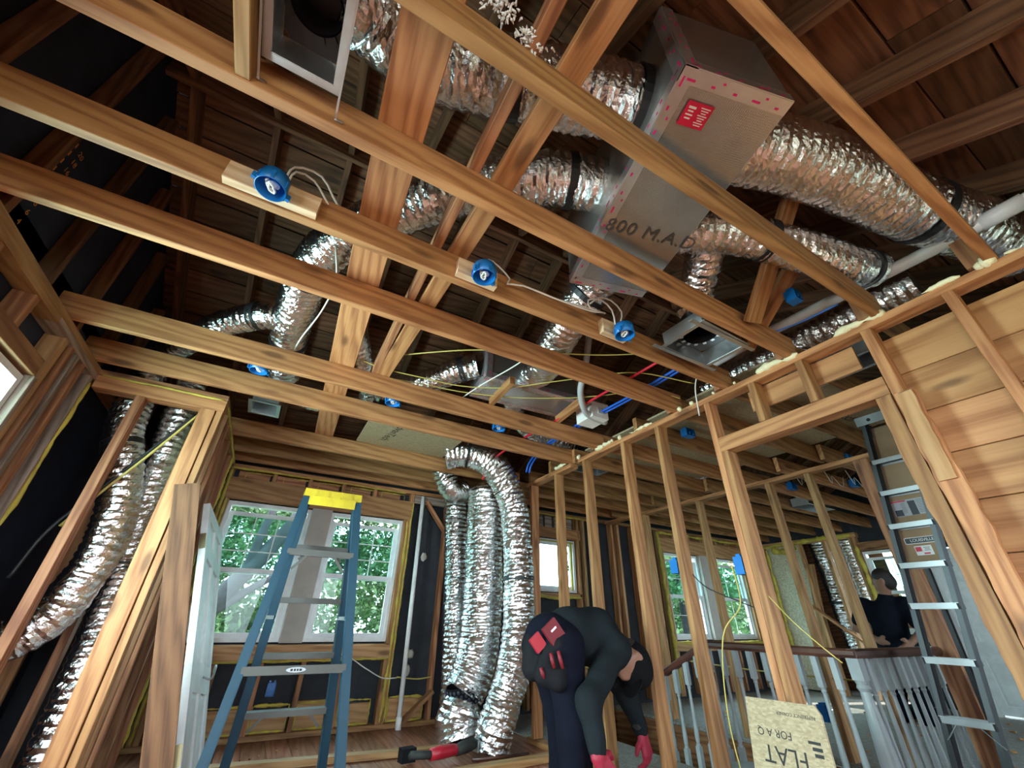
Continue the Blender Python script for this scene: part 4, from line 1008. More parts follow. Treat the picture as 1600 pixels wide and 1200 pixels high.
# ------------------------------------------------------------------ pipes, cables, boxes
m = MB(); m.tube([(2.42, -1.7, 2.44), (2.42, 0.2, 2.44), (2.37, 1.05, 2.44), (2.36, 1.5, 2.42)], 0.031, 20); o = m.build('vent_pipe', 'pvc_white', None, True); tag(o, 'white plastic pipe running along above the partition top plate', 'pipe')
m = MB(); m.tube([(2.42, -0.12, 2.44), (2.42, 0.02, 2.44)], 0.037, 20); m.build('coupling', 'pvc_white', o, True)
m = MB(); m.tube([(1.385, 4.54, 2.06), (1.42, 4.54, 0.0)], 0.022, 16); o = m.build('drain_pipe', 'pvc_white', None, True); tag(o, 'thin white vertical pipe in the back corner right of the windows', 'pipe')
m = MB(); m.tube([(1.42, 4.54, 0.0), (1.419, 4.54, 0.09)], 0.027, 16); m.build('coupling', 'pvc_white', o, True)
m = MB(); m.tube(spline([(1.62, 1.75, 2.75), (1.66, 1.90, 2.45), (1.70, 2.02, 2.33), (1.84, 2.16, 2.27), (1.96, 2.22, 2.26), (2.12, 2.24, 2.26)], 0.02), 0.024, 14); o = m.build('condensate_pipe', 'pvc_grey', None, True); tag(o, 'grey plastic pipe with an elbow dropping behind the blue tubes', 'pipe')
m = MB(); m.box((2.0, 2.26, 2.30), (0.16, 0.20, 0.12)); o = m.build('pump_housing', 'pvc_white', None); tag(o, 'white plastic box on the joists behind the partition plate', 'box')
m = MB(); m.box((2.0, 2.26, 2.365), (0.17, 0.21, 0.012)); m.build('lid', 'pvc_white', o)
m = MB(); m.box((2.0, 2.155, 2.30), (0.05, 0.01, 0.05)); m.build('outlet_plate', 'pvc_grey', o)
o = cable('water_tube', [(1.88, 1.20, 2.31), (1.84, 1.8, 2.30), (1.80, 2.45, 2.295), (1.77, 3.0, 2.30), (1.70, 3.45, 2.22), (1.66, 3.56, 2.05)], 0.009, 'pex_red', 'red water tube crossing the joists near the partition', n=10, cat='pipe')
for k, (dx, lb) in enumerate(((0.0, 'left of the two blue water tubes crossing the joists'), (0.035, 'right of the two blue water tubes crossing the joists'))):
    cable('water_tube', [(2.04+dx, 1.15, 2.32), (2.03+dx, 1.8, 2.30), (2.0+dx, 2.45, 2.295), (2.03+dx, 3.0, 2.30), (2.08+dx, 3.35, 2.25), (2.08+dx, 3.42, 2.16)], 0.009, 'pex_blue', lb, n=10, cat='pipe', group=None)

def round_box(label, c, block=None, coil=True, mat='box_blue', r0=0.050, nrm=(0, 0, -1), h=0.060):
    r = root('ceiling_box', label, 'electrical box', c, 'round ceiling boxes'); M = frame_matrix(c, V(*nrm).orthogonal(), V(*nrm).cross(V(*nrm).orthogonal()))
    m = MB(); R = r0
    m.lathe([(R-0.003, 0.0), (R, 0.0), (R-0.002, -h), (0.001, -h), (0.001, -h+0.003), (R-0.006, -h+0.003), (R-0.003, 0.0)], 24, M)
    m.build('shell', mat, r, True)
    m = MB()
    for a in (0.4, 0.4+math.pi):
        m.box(M @ V((R+0.006)*math.cos(a), (R+0.006)*math.sin(a), -0.012), (0.014, 0.012, 0.024), M.to_3x3() @ Matrix.Rotation(a, 3, 'Z'))
    for k in range(6):
        a = k*math.pi/3+0.2; m.box(M @ V((R+0.001)*math.cos(a), (R+0.001)*math.sin(a), -0.02), (0.004, 0.010, 0.034), M.to_3x3() @ Matrix.Rotation(a, 3, 'Z'))
    m.build('lugs', mat, r)['kind'] = 'stuff'
    if coil:
        m = MB(); pts = []
        for k in range(26):
            a = k*0.72; q = 0.018+0.010*math.sin(k*1.3); pts.append(M @ V(q*math.cos(a), q*0.6*math.sin(a), -0.030+0.0009*k))
        m.tube(spline(pts, 0.006), 0.0042, 6); m.build('wire_coil', 'cable_white', r, True)
    if block:
        a, b, w, t, side = block; lumber(r, 'mounting_block', a, b, w, t, side, 'fresh_pine')
    return r
BY = 1.215
for x, lb, bl in ((-0.32, 'blue round ceiling box on a pale block, leftmost on the front joist', 0.30), (0.49, 'blue round ceiling box on a pale block beside the cross boards', 0.19), (1.285, 'blue round ceiling box on a pale block nearest the register boot', 0.16)):
    round_box(lb, (x+0.005, 1.155, 2.112), ((x-bl/2, 1.2285, 2.19), (x+bl/2, 1.2285, 2.19), 0.088, 0.036, (0, 0, 1)))
for x, lb in ((-0.34, 'blue round ceiling box far left behind the fourth joist'), (0.49, 'blue round ceiling box by the strand board with white wire'), (1.33, 'blue round ceiling box among the ducts near the red tube')):
    round_box(lb, (x, 2.60, 2.150), ((x-0.1, 2.535, 2.21), (x+0.1, 2.535, 2.21), 0.088, 0.036, (0, 0, 1)))
def square_box(label, c, dims, back=(0, 1, 0)):
    r = root('outlet_box', label, 'electrical box', c, 'blue outlet boxes'); m = MB(); x, y, z = dims; t = 0.004
    m.box((c[0], c[1], c[2]-z/2), (x, y, t)); m.box((c[0], c[1], c[2]+z/2), (x, y, t)); m.box((c[0]-x/2, c[1], c[2]), (t, y, z)); m.box((c[0]+x/2, c[1], c[2]), (t, y, z)); m.box((c[0], c[1]+y/2, c[2]), (x, t, z))
    m.build('shell', 'box_blue', r)
    m = MB()
    for s in (-1, 1): m.box((c[0]+s*x*0.3, c[1], c[2]+z/2+0.008), (0.014, y*0.5, 0.014)); m.box((c[0]+s*x*0.2, c[1]-y*0.5-0.003, c[2]-z*0.2), (0.012, 0.006, 0.02))
    m.build('lugs', 'box_blue', r)['kind'] = 'stuff'; return r
for lb, c, d in (('blue junction box hung by the white pipe above the partition', (2.03, 0.665, 2.33), (0.06, 0.05, 0.06)),
                 ('blue junction box on a joist over the stair hall', (2.78, 1.985, 2.22), (0.10, 0.06, 0.06)),
                 ('blue switch box on the fifth partition stud', (2.285, 1.905, 1.165), (0.085, 0.055, 0.075)),
                 ('dark blue switch box beside the door opening post', (2.285, 1.472, 1.135), (0.08, 0.05, 0.085)),
                 ('blue outlet box low behind the stair railing balusters', (4.05, 2.25, 0.28), (0.06, 0.06, 0.10)),
                 ('blue box on the second joist of the far room', (4.55, 1.62, 2.22), (0.10, 0.06, 0.07)),
                 ('blue box with white wires in the far room joists, left', (5.0, 2.40, 2.22), (0.10, 0.06, 0.07)),
                 ('blue box with white wires in the far room joists, right', (5.45, 1.98, 2.22), (0.10, 0.06, 0.07)),
                 ('blue box under the back wall sheathing left of the ladder', (0.32, 4.62, 0.33), (0.06, 0.05, 0.09))):
    square_box(lb, c, d)
# cables
cable('electrical_cable', [(-0.29, 1.20, 2.20), (-0.28, 1.20, 2.30), (-0.22, 1.23, 2.33), (-0.15, 1.25, 2.26), (-0.12, 1.30, 2.285), (-0.05, 1.33, 2.33)], 0.0045, 'cable_white', 'white cable looping out of the leftmost blue ceiling box')
cable('electrical_cable', [(-0.30, 1.20, 2.20), (-0.29, 1.20, 2.32), (-0.20, 1.22, 2.36), (-0.12, 1.27, 2.30), (-0.04, 1.34, 2.33)], 0.0045, 'cable_white', 'second white cable looping beside the leftmost blue box')
cable('electrical_cable', [(0.02, 1.35, 2.34), (0.2, 1.38, 2.335), (0.42, 1.40, 2.33), (0.62, 1.36, 2.32), (0.85, 1.30, 2.30), (1.0, 1.26, 2.29), (1.14, 1.22, 2.27), (1.22, 1.20, 2.26)], 0.0045, 'cable_white', 'white cable strung along the front joist to the right box')
cable('electrical_cable', [(0.50, 1.19, 2.20), (0.53, 1.20, 2.28), (0.60, 1.23, 2.30), (0.66, 1.23, 2.25), (0.64, 1.22, 2.20), (0.72, 1.21, 2.22), (0.9, 1.20, 2.215), (1.1, 1.19, 2.22), (1.2, 1.19, 2.25)], 0.0045, 'cable_white', 'white cable sagging from the middle blue box to the right one')
cable('electrical_cable', [(1.27, 1.19, 2.20), (1.25, 1.18, 2.28), (1.18, 1.18, 2.32), (1.10, 1.19, 2.29), (1.12, 1.20, 2.25), (1.18, 1.20, 2.26)], 0.0045, 'cable_white', 'white cable loop left of the right blue box')
cable('electrical_cable', [(1.30, 1.19, 2.20), (1.32, 1.18, 2.30), (1.25, 1.18, 2.35), (1.17, 1.18, 2.33), (1.11, 1.19, 2.27)], 0.0045, 'cable_white', 'taller white cable loop above the right blue box')
cable('electrical_cable', [(-0.10, 1.62, 2.42), (-0.06, 1.80, 2.36), (-0.09, 2.05, 2.33), (-0.16, 2.35, 2.32), (-0.19, 2.55, 2.34)], 0.0045, 'cable_white', 'white cable hanging along the long foil duct by the wide plank')
cable('electrical_cable', [(1.16, 1.60, 2.34), (1.10, 1.9, 2.30), (1.02, 2.3, 2.31), (0.96, 2.62, 2.30), (0.93, 2.80, 2.29)], 0.0045, 'cable_white', 'white cable slanting across the small duct box')
for lb, pts in (('yellow cable running above the fourth joist to the right boot', [(0.30, 2.30, 2.31), (0.357, 2.261, 2.31), (0.756, 1.948, 2.31), (1.1, 1.75, 2.30), (1.5, 1.55, 2.30), (1.85, 1.32, 2.31), (2.2, 1.05, 2.30)]),
                ('yellow cable sagging in front of the small duct box', [(0.20, 2.44, 2.33), (0.36, 2.437, 2.31), (0.622, 2.415, 2.31), (0.896, 2.375, 2.305), (1.185, 2.232, 2.305), (1.421, 2.005, 2.31), (1.548, 1.878, 2.31), (1.85, 1.62, 2.32), (2.2, 1.44, 2.25)]),
                ('lower yellow cable slung under the small duct box', [(0.20, 2.58, 2.33), (0.347, 2.56, 2.31), (0.606, 2.507, 2.31), (0.933, 2.462, 2.31), (1.301, 2.343, 2.31), (1.637, 2.152, 2.31), (1.857, 1.972, 2.31), (2.1, 1.75, 2.32), (2.24, 1.60, 2.22)])):
    cable('electrical_cable', pts, 0.0042, 'cable_yellow', lb)
cable('electrical_cable', [(2.05, 1.0, 2.31), (2.159, 0.909, 2.30), (2.215, 0.752, 2.295), (2.24, 0.566, 2.30)], 0.005, 'cable_blue', 'blue cable stretched near the white pipe at right')
cable('electrical_cable', [(2.26, 1.50, 2.05), (2.2, 1.44, 2.22), (2.1, 1.3, 2.30)], 0.0045, 'cable_white', 'white cable rising over the partition plate by the door')
cable('electrical_cable', [(2.25, 1.52, 1.16), (2.22, 1.50, 0.95), (2.16, 1.60, 0.80), (2.18, 1.68, 0.45), (2.20, 1.66, 0.1)], 0.0032, 'cable_yellow', 'yellow cable hanging from the switch box past the railing')
cable('electrical_cable', [(2.30, 1.50, 1.14), (2.26, 1.36, 0.98), (2.25, 1.27, 0.87), (2.27, 1.18, 0.77), (2.30, 1.14, 0.72)], 0.0026, 'cable_yellow', 'yellow cable slanting from the switch box across the door post')
cable('electrical_cable', [(1.36, 4.58, 0.38), (1.55, 4.57, 0.36), (1.70, 4.57, 0.37)], 0.006, 'cable_yellow', 'short yellow cable in the back corner between the studs')
cable('electrical_cable', [(0.62, 4.58, 0.58), (0.85, 4.57, 0.56), (1.05, 4.57, 0.46), (1.22, 4.57, 0.38), (1.36, 4.575, 0.375)], 0.005, 'cable_white', 'pale cable drooping under the right window of the pair')
cable('electrical_cable', [(2.1, 3.64, 0.44), (2.4, 3.66, 0.50), (2.9, 3.7, 0.48), (3.6, 3.75, 0.5)], 0.006, 'cable_yellow', 'yellow cable threaded through studs behind the bent worker')
cable('electrical_cable', [(4.15, 3.6, 0.52), (4.15, 2.9, 0.50), (4.15, 2.2, 0.50), (4.15, 1.6, 0.52)], 0.006, 'cable_yellow', 'yellow cable along the studs behind the railing')
cable('electrical_cable', [(2.30, 1.86, 1.16), (2.34, 1.78, 1.05), (2.42, 1.66, 0.98), (2.5, 1.55, 0.92)], 0.003, 'cable_black', 'dark cable trailing from the switch box on the fifth stud')
cable('electrical_cable', [(-0.64, 3.14, 2.0), (-0.78, 3.16, 1.72), (-0.94, 3.18, 1.42), (-1.02, 3.2, 1.26)], 0.008, 'cable_yellow', 'yellow cable strung diagonally across the left closet ducts')
cable('electrical_cable', [(-0.66, 3.17, 2.01), (-0.81, 3.19, 1.72), (-0.97, 3.21, 1.42), (-1.06, 3.2, 1.22), (-1.1, 3.2, 1.0)], 0.010, 'cable_black', 'black cable beside the yellow one across the left closet')
cable('electrical_cable', [(0.35, 2.72, 2.30), (0.7, 2.62, 2.33), (1.0, 2.4, 2.42), (1.15, 2.28, 2.45)], 0.004, 'cable_black', 'thin black cable in front of the small duct box')
for k, (x, y) in enumerate(((4.9, 2.2), (5.1, 2.0), (5.35, 1.9), (5.6, 1.8))):
    cable('electrical_cable', [(x-0.2, y, 2.30), (x-0.1, y, 2.16), (x, y+0.02, 2.26), (x+0.1, y, 2.15), (x+0.2, y, 2.28)], 0.003, 'cable_white', ('white cable loops in the far room joists, %s of the row' % ('first', 'second', 'third', 'last')[k]))
# wads of white loose insulation caught on the front joist
for c, lb in (((0.165, 0.395, 2.292), 'tuft of white insulation stuck on the front joist at the top'), ((0.275, 0.420, 2.292), 'small white insulation tuft beside the cross board')):
    m = MB()
    for i in range(70):
        p = Vector(c)+V(random.gauss(0, .03), random.gauss(0, .012), random.gauss(0, .012)); d = V(random.gauss(0, 1), random.gauss(0, 1), random.gauss(0, 1)).normalized()*random.uniform(.008, .02)
        m.tube([p, p+d*0.5+V(0, 0, .003), p+d], [0.004, 0.003, 0.001], 4)
    o = m.build('insulation_tuft', 'insulation_white'); tag(o, lb, 'insulation', kind='stuff')
# ------------------------------------------------------------------ blue stepladder by the windows
def channel(m, a, b, w, d, t, side, out=1):
    """U-shaped rail from a to b: web w wide along side, flanges d deep"""
    M, L = axes_matrix(a, b, side); R = M.to_3x3()
    m.box(M @ V(0, 0, 0), (L, t, w), R)
    for s in (-1, 1): m.box(M @ V(0, out*d/2, s*(w/2-t/2)), (L, d, t), R)
lad = root('step_ladder', 'blue fiberglass stepladder with yellow top in front of the windows', 'ladder', (0.30, 3.2, 0))
NEAR = [(V(0.155, 3.09, 1.55), V(-0.005, 2.87, 0.02)), (V(0.445, 3.09, 1.55), V(0.615, 2.87, 0.02))]
FAR = [(V(0.165, 3.17, 1.55), V(0.125, 3.50, 0.02)), (V(0.455, 3.17, 1.55), V(0.62, 3.50, 0.02))]
def lerp_z(seg, z): a, b = seg; t = (z-a.z)/(b.z-a.z); return a+(b-a)*t
for seg, nm in ((NEAR[0], 'rear_rail'), (NEAR[1], 'rear_rail'), (FAR[0], 'front_rail'), (FAR[1], 'front_rail')):
    m = MB(); channel(m, seg[0], seg[1], 0.070 if nm == 'front_rail' else 0.060, 0.046, 0.005, (0, 1, 0.1), 1 if seg[0].x < 0.3 else -1)
    rl = m.build(nm, 'ladder_blue', lad)
    m = MB(); m.box(seg[1]+V(0, 0, 0.0), (0.045, 0.07, 0.04)); m.build('rubber_foot', 'rubber', rl)
for z in (0.36, 0.655, 0.96, 1.27):
    a, b = lerp_z(FAR[0], z), lerp_z(FAR[1], z); m = MB()
    m.box((a+b)/2, ((b-a).x, 0.075, 0.004)); m.box((a+b)/2+V(0, -0.037, -0.014), ((b-a).x, 0.004, 0.03)); m.box((a+b)/2+V(0, 0.037, -0.014), ((b-a).x, 0.004, 0.03))
    st = m.build('tread', 'backlit_aluminium', lad)
    for p, s in ((a, 1), (b, -1)):
        if z not in (0.36, 1.27): continue
        m = MB(); M, L = axes_matrix(p+V(s*0.03, -0.036, -0.09), p+V(s*0.10, -0.036, -0.020), (0, 1, 0)); m.box(M.translation, (L, 0.014, 0.003), M.to_3x3()); m.build('knee_brace', 'backlit_aluminium', st)
for z, hgt in ((1.205, 0.036), (0.605, 0.040)):
    a, b = lerp_z(NEAR[0], z), lerp_z(NEAR[1], z); m = MB(); m.box((a+b)/2+V(0, -0.03, 0), ((b-a).x+0.03, 0.004, hgt)); m.box((a+b)/2+V(0, -0.02, -hgt/2), ((b-a).x+0.03, 0.02, 0.003))
    br = m.build('rear_brace', 'backlit_aluminium', lad)
    if z < 1:
        m = MB(); pts = [((0.05*math.cos(2*math.pi*i/24)), 0.012*math.sin(2*math.pi*i/24)) for i in range(24)]
        m.prism(pts, 0, 0.0006, frame_matrix((a+b)/2+V(0.0, -0.0325, 0), (1, 0, 0), (0, 0, 1))); lg = m.build('maker_badge', 'sticker_grey', br)
        print_bars('badge_text', [(-0.022, 0, 0.012, 0.010), (-0.006, 0, 0.010, 0.010), (0.008, 0, 0.009, 0.010), (0.023, 0.0, 0.013, 0.010)], 'print_black', lg, frame_matrix((a+b)/2+V(0, -0.0335, 0), (1, 0, 0), (0, 0, 1)))
    else:
        for p, s in ((a, 1), (b, -1)):
            m = MB(); M, L = axes_matrix(p+V(s*0.03, -0.03, -0.10), p+V(s*0.10, -0.03, -0.018), (0, 1, 0)); m.box(M.translation, (L, 0.016, 0.003), M.to_3x3()); m.build('knee_brace', 'backlit_aluminium', br)
# moulded yellow top with recesses and an apron
m = MB(); m.box((0.30, 3.13, 1.605), (0.37, 0.15, 0.012)); m.box((0.30, 3.055, 1.585), (0.37, 0.006, 0.05)); m.box((0.30, 3.205, 1.585), (0.37, 0.006, 0.05))
for x in (0.118, 0.482): m.box((x, 3.13, 1.585), (0.006, 0.15, 0.05))
cp = m.build('top_cap', 'ladder_yellow', lad)
m = MB(); m.box((0.30, 3.052, 1.535), (0.30, 0.005, 0.06)); m.build('apron', 'ladder_yellow', cp)
m = MB()
for x in (0.19, 0.27, 0.35, 0.42): m.box((x, 3.051, 1.588), (0.016, 0.004, 0.044))
m.build('ribs', 'ladder_yellow', cp)
m = MB()
for s in (0, 1):
    a, b = lerp_z(NEAR[s], 0.85), lerp_z(FAR[s], 0.85); mid = (a+b)/2+V(0, 0, 0.0); M, L = axes_matrix(a, b, (0, 0, 1)); m.box(M.translation, (L, 0.004, 0.02), M.to_3x3())
m.build('spreader', 'steel', lad)

# ------------------------------------------------------------------ aluminium stepladder beyond the door opening
al = root('step_ladder', 'aluminium stepladder with cardboard sleeve standing beyond the door opening', 'ladder', (3.5, 1.2, 0))
AL = (V(3.54, 1.085, 2.16), V(3.46, 1.365, 0.0)); AR = (V(3.54, 0.845, 2.16), V(3.46, 1.145, 0.0))
for seg, s in ((AL, -1), (AR, 1)):
    m = MB(); channel(m, seg[0], seg[1], 0.066, 0.024, 0.003, (1, 0, 0), s if s == 1 else -1); rl = m.build('front_rail', 'shaded_aluminium', al)
    m = MB(); m.box(seg[1]+V(0, 0, 0.01), (0.09, 0.05, 0.02)); m.build('rubber_foot', 'rubber', rl)
    q = seg[1]+V(0.62, -0.04, 0.01)
    m = MB(); channel(m, seg[0]+V(0.05, 0, -0.03), q, 0.045, 0.02, 0.003, (1, 0, 0.3), s); m.build('rear_rail', 'shaded_aluminium', al)
for z in (1.85, 1.64, 1.43, 1.20, 0.98, 0.71, 0.44, 0.20):
    a, b = lerp_z(AL, z), lerp_z(AR, z); c = (a+b)/2; L = abs(b.y-a.y); m = MB()
    m.box(c+V(0, 0, 0.0), (0.085, L, 0.003)); m.box(c+V(-0.042, 0, -0.013), (0.003, L, 0.028)); m.box(c+V(0.042, 0, -0.013), (0.003, L, 0.028))
    for k in range(4): m.box(c+V(-0.03+k*0.02, 0, 0.003), (0.006, L, 0.003))
    st = m.build('tread', 'aluminium', al)
    m = MB()
    for p in (a+V(-0.035, -0.004, -0.014), b+V(-0.035, 0.004, -0.014)): m.box(p, (0.02, 0.008, 0.03))
    m.build('end_cap', 'rubber', st)
    if z in (0.44,):
        for p, s in ((a, -1), (b, 1)):
            m = MB(); M, LL = axes_matrix(p+V(-0.03, 0, -0.10), p+V(-0.03, s*0.07, -0.02), (1, 0, 0)); m.box(M.translation, (LL, 0.003, 0.014), M.to_3x3()); m.build('knee_brace', 'aluminium', st)
m = MB(); c = (AL[0]+AR[0])/2; m.box(c+V(0.04, 0, 0.01), (0.15, 0.30, 0.012)); m.box(c+V(-0.034, 0, -0.02), (0.004, 0.30, 0.06)); tc = m.build('top_cap', 'aluminium', al)
m = MB()
for s in (-1, 1): m.lathe([(0.012, 0), (0.012, 0.002), (0.001, 0.002)], 12, frame_matrix(c+V(-0.0365, s*0.07, -0.02), (0, -1, 0), (0, 0, 1)))
m.build('cap_holes', 'rubber', tc)
# cardboard sleeve wrapped behind the treads, with labels
zs0, zs1 = 1.215, 2.10; a0, b0, a1, b1_ = lerp_z(AL, zs0), lerp_z(AR, zs0), lerp_z(AL, zs1), lerp_z(AR, zs1)
m = MB(); off = V(0.052, 0, 0); pts = [a0+off+V(0, -.008, 0), b0+off+V(0, .008, 0), b1_+off+V(0, .008, 0), a1+off+V(0, -.008, 0)]; back = [p+V(0.012, 0, 0) for p in pts]
m.add(pts+back, [(0, 1, 2, 3), (7, 6, 5, 4), (0, 4, 5, 1), (1, 5, 6, 2), (2, 6, 7, 3), (3, 7, 4, 0)]); sl = m.build('cardboard_sleeve', 'cardboard', al)
def on_sleeve(z, dy=0.0):
    c = (lerp_z(AL, z)+lerp_z(AR, z))/2; return frame_matrix(c+V(0.0505, dy, 0), (0, -1, 0), (0.028, 0.16, 1))
MS = on_sleeve(1.335); m = MB()
pts = [(0.076*(1 if math.cos(t) > 0 else -1)*min(1, abs(math.cos(t))*1.25)*1.0, 0.0155*(1 if math.sin(t) > 0 else -1)*min(1, abs(math.sin(t))*1.6)) for t in [2*math.pi*i/32 for i in range(32)]]
m.prism([(p[0]*1.06, p[1]*1.25) for p in pts], 0, 0.0006, MS); bd = m.build('brand_sticker', 'print_white', sl)
m = MB(); m.prism(pts, 0.0006, 0.0012, MS); m.build('sticker_field', 'sticker_dark', bd)
text_mesh('brand_text', 'LOUISVILLE', 0.024, 'print_white', bd, MS @ Matrix.Translation((0.008, 0, 0.0014)), 0.0003, 0.98)
MS2 = on_sleeve(1.275, -0.005); m = MB(); m.box((0, 0, 0.0004), (0.085, 0.055, 0.0008)); b2_ = m.build('rating_sticker', 'print_white', sl, False, MS2)
m = MB(); m.box((-0.024, 0.008, 0.001), (0.030, 0.026, 0.0006)); m.box((0.010, -0.018, 0.001), (0.030, 0.009, 0.0006)); m.build('red_fields', 'label_red', b2_, False, MS2)
print_bars('rating_text', [(0.018, 0.016-i*0.008, 0.03-0.006*(i % 2), 0.0028) for i in range(3)], 'print_black', b2_, MS2 @ Matrix.Translation((0, 0, 0.001)))
MS3 = on_sleeve(1.535); m = MB(); m.box((0.0, 0, 0.0004), (0.19, 0.10, 0.0008)); b3_ = m.build('instruction_sticker', 'sticker_grey', sl, False, MS3)
m = MB(); m.box((0.012, -0.005, 0.001), (0.038, 0.088, 0.0006)); m.box((-0.068, -0.028, 0.001), (0.04, 0.038, 0.0006)); m.build('dark_fields', 'sticker_dark', b3_, False, MS3)
m = MB(); m.box((-0.055, 0.044, 0.001), (0.08, 0.008, 0.0006)); m.build('red_band', 'label_red', b3_, False, MS3)
m = MB()
for i in range(9):
    m.box((0.062, 0.040-i*0.0095, 0.001), (0.05, 0.0026, 0.0005)); m.box((-0.035, 0.030-i*0.0075, 0.001), (0.022, 0.002, 0.0005))
m.build('small_print', 'print_grey', b3_, False, MS3)

# ------------------------------------------------------------------ stair railing
rg = root('stair_railing', 'white turned-baluster stair railing with a dark wood handrail', 'railing', (3.0, 1.42, 0))
XA = 3.0
def handrail(a, b, nm='handrail'):
    M, L = axes_matrix(a, b, (0, 0, 1)); sec = [(-0.026, -0.022), (0.026, -0.022), (0.030, -0.006), (0.028, 0.014), (0.014, 0.024), (-0.014, 0.024), (-0.028, 0.014), (-0.030, -0.006)]
    n = len(sec); v = [(-L/2, p[0], p[1]) for p in sec]+[(L/2, p[0], p[1]) for p in sec]
    f = [tuple(range(n-1, -1, -1)), tuple(range(n, 2*n))]+[(i, (i+1) % n, n+(i+1) % n, n+i) for i in range(n)]
    return mesh_obj(nm, v, f, 'rail_mahogany', rg, False, M)
handrail((XA, 1.40, 0.725), (XA, 2.40, 0.725)); handrail((XA-0.02, 1.42, 0.7255), (4.10, 1.42, 0.7255)); handrail((XA, 2.38, 0.728), (XA, 2.98, 0.435))
bal_cache = {}
def baluster(x, y, z0, z1):
    hgt = round(z1-z0, 2)
    if hgt not in bal_cache:
        m = MB(); s = 0.016; bt, tp = 0.16, 0.15
        m.box((0, 0, bt/2), (2*s, 2*s, bt)); m.box((0, 0, hgt-tp/2), (2*s, 2*s, tp))
        q = hgt-tp-bt
        m.lathe([(0.0155, bt), (0.0165, bt+0.008), (0.011, bt+0.016), (0.0145, bt+0.03), (0.0165, bt+0.06), (0.0135, bt+q*0.35), (0.010, bt+q*0.8), (0.0095, bt+q*0.92), (0.0135, bt+q*0.95), (0.011, bt+q*0.97), (0.0155, bt+q)], 12)
        me = bpy.data.meshes.new('baluster'); me.from_pydata(m.v, [], m.f); me.materials.append(MAT['baluster_paint']); me.update(); bal_cache[hgt] = me
    o = bpy.data.objects.new('baluster', bal_cache[hgt]); COL.objects.link(o); o.location = (x, y, z0); return adopt(o, rg)
for y in (1.535, 1.635, 1.735, 1.84, 1.945, 2.05, 2.155, 2.26): baluster(XA, y, 0.012, 0.705)
for i in range(10): baluster(3.10+i*0.098, 1.42, 0.012, 0.705)
for y in (2.49, 2.60, 2.71, 2.82, 2.92):
    baluster(XA, y, 0.012-(y-2.40)*0.30, 0.705-(y-2.40)*0.488)
m = MB(); m.box((XA, 1.92, 0.006), (0.075, 1.0, 0.012)); m.box((3.53, 1.42, 0.0058), (1.06, 0.075, 0.0116)); m.build('shoe_rail', 'baluster_paint', rg)
def newel(x, y, z1, k=1.0):
    m = MB(); m.box((x, y, 0.07), (0.085*k, 0.085*k, 0.14)); m.box((x, y, z1-0.05), (0.06*k, 0.06*k, 0.10))
    m.lathe([(0.042*k, 0.14), (0.045*k, 0.155), (0.036*k, 0.17), (0.041*k, 0.20), (0.044*k, 0.26), (0.036*k, 0.42), (0.026*k, z1-0.19), (0.024*k, z1-0.15), (0.034*k, z1-0.135), (0.028*k, z1-0.12), (0.034*k, z1-0.10)], 18, Matrix.Translation((x, y, 0)))
    return m.build('newel_post', 'baluster_paint', rg)
newel(XA, 1.42, 0.705, 1.0); newel(XA, 2.385, 0.70, 0.85)
# stairs going down, and the skirts of the stairwell
stt = root('staircase', 'dark wooden stairs going down behind the railing', 'stairs', (3.5, 3.2, -1.2))
for k in range(9):
    y = 2.45+k*0.225; z = -0.19*(k+1)
    slab(stt, 'tread', (3.06, y, z-0.03), (4.03, y+0.26, z), 'reddish_fir', 'x')
    slab(stt, 'riser', (3.06, y-0.012, z), (4.03, y+0.006, z+0.16), 'painted_stair', 'x')
sk = root('wall_stairwell', 'plain wooden skirts lining the stairwell opening', 'wall', (3.5, 3, -1.2), kind='structure')
slab(sk, 'skirt', (2.965, 1.48, -2.5), (2.985, 4.69, -0.031), 'reddish_fir', 'y'); slab(sk, 'skirt', (4.04, 1.48, -2.5), (4.06, 4.69, -0.031), 'reddish_fir', 'y')
slab(sk, 'skirt', (2.986, 1.475, -2.5), (4.039, 1.495, -0.031), 'reddish_fir', 'x'); slab(sk, 'landing', (2.986, 1.496, -0.22), (4.039, 2.44, -0.19), 'painted_stair', 'x')
slab(sk, 'floor_below', (2.96, 1.47, -2.55), (4.06, 4.69, -2.505), 'subfloor', 'y')
# printed strand board offcut leaning on the balusters
Mo = frame_matrix((2.165, 1.41, 0.283), (0.0, -1, 0.02), (0.19, 0.0, 1))
ob_ = root('strand_board_offcut', 'printed strand board offcut leaning against the door post', 'board', (2.15, 1.41, 0))
m = MB(); k = 0.34; hh = 0.56; poly = [(-k/2, -hh/2), (k/2+0.03, -hh/2), (k/2, hh/2-0.03), (k/2-0.02, hh/2), (-k/2, hh/2)]; m.prism(poly, -0.006, 0.006); bb = m.build('sheet', 'osb', ob_, False, Mo)
flip = Matrix.Rotation(math.pi, 4, 'Z')
for s, x, y, sz in (('REFERENCE CORNER', 0.060, 0.235, 0.018), ('FOR A Q', -0.05, 0.160, 0.040), ('FLAT', -0.015, 0.088, 0.088)):
    text_mesh('printed_lettering', s, sz, 'print_black', bb, Mo @ Matrix.Translation((x, y, 0.0065)) @ flip, 0.0003)
print_bars('printed_lines', [(0.120, 0.152, 0.05, 0.010), (0.128, 0.132, 0.04, 0.012), (0.130, 0.112, 0.035, 0.012)], 'print_black', bb, Mo @ Matrix.Translation((0, 0, 0.0066)))
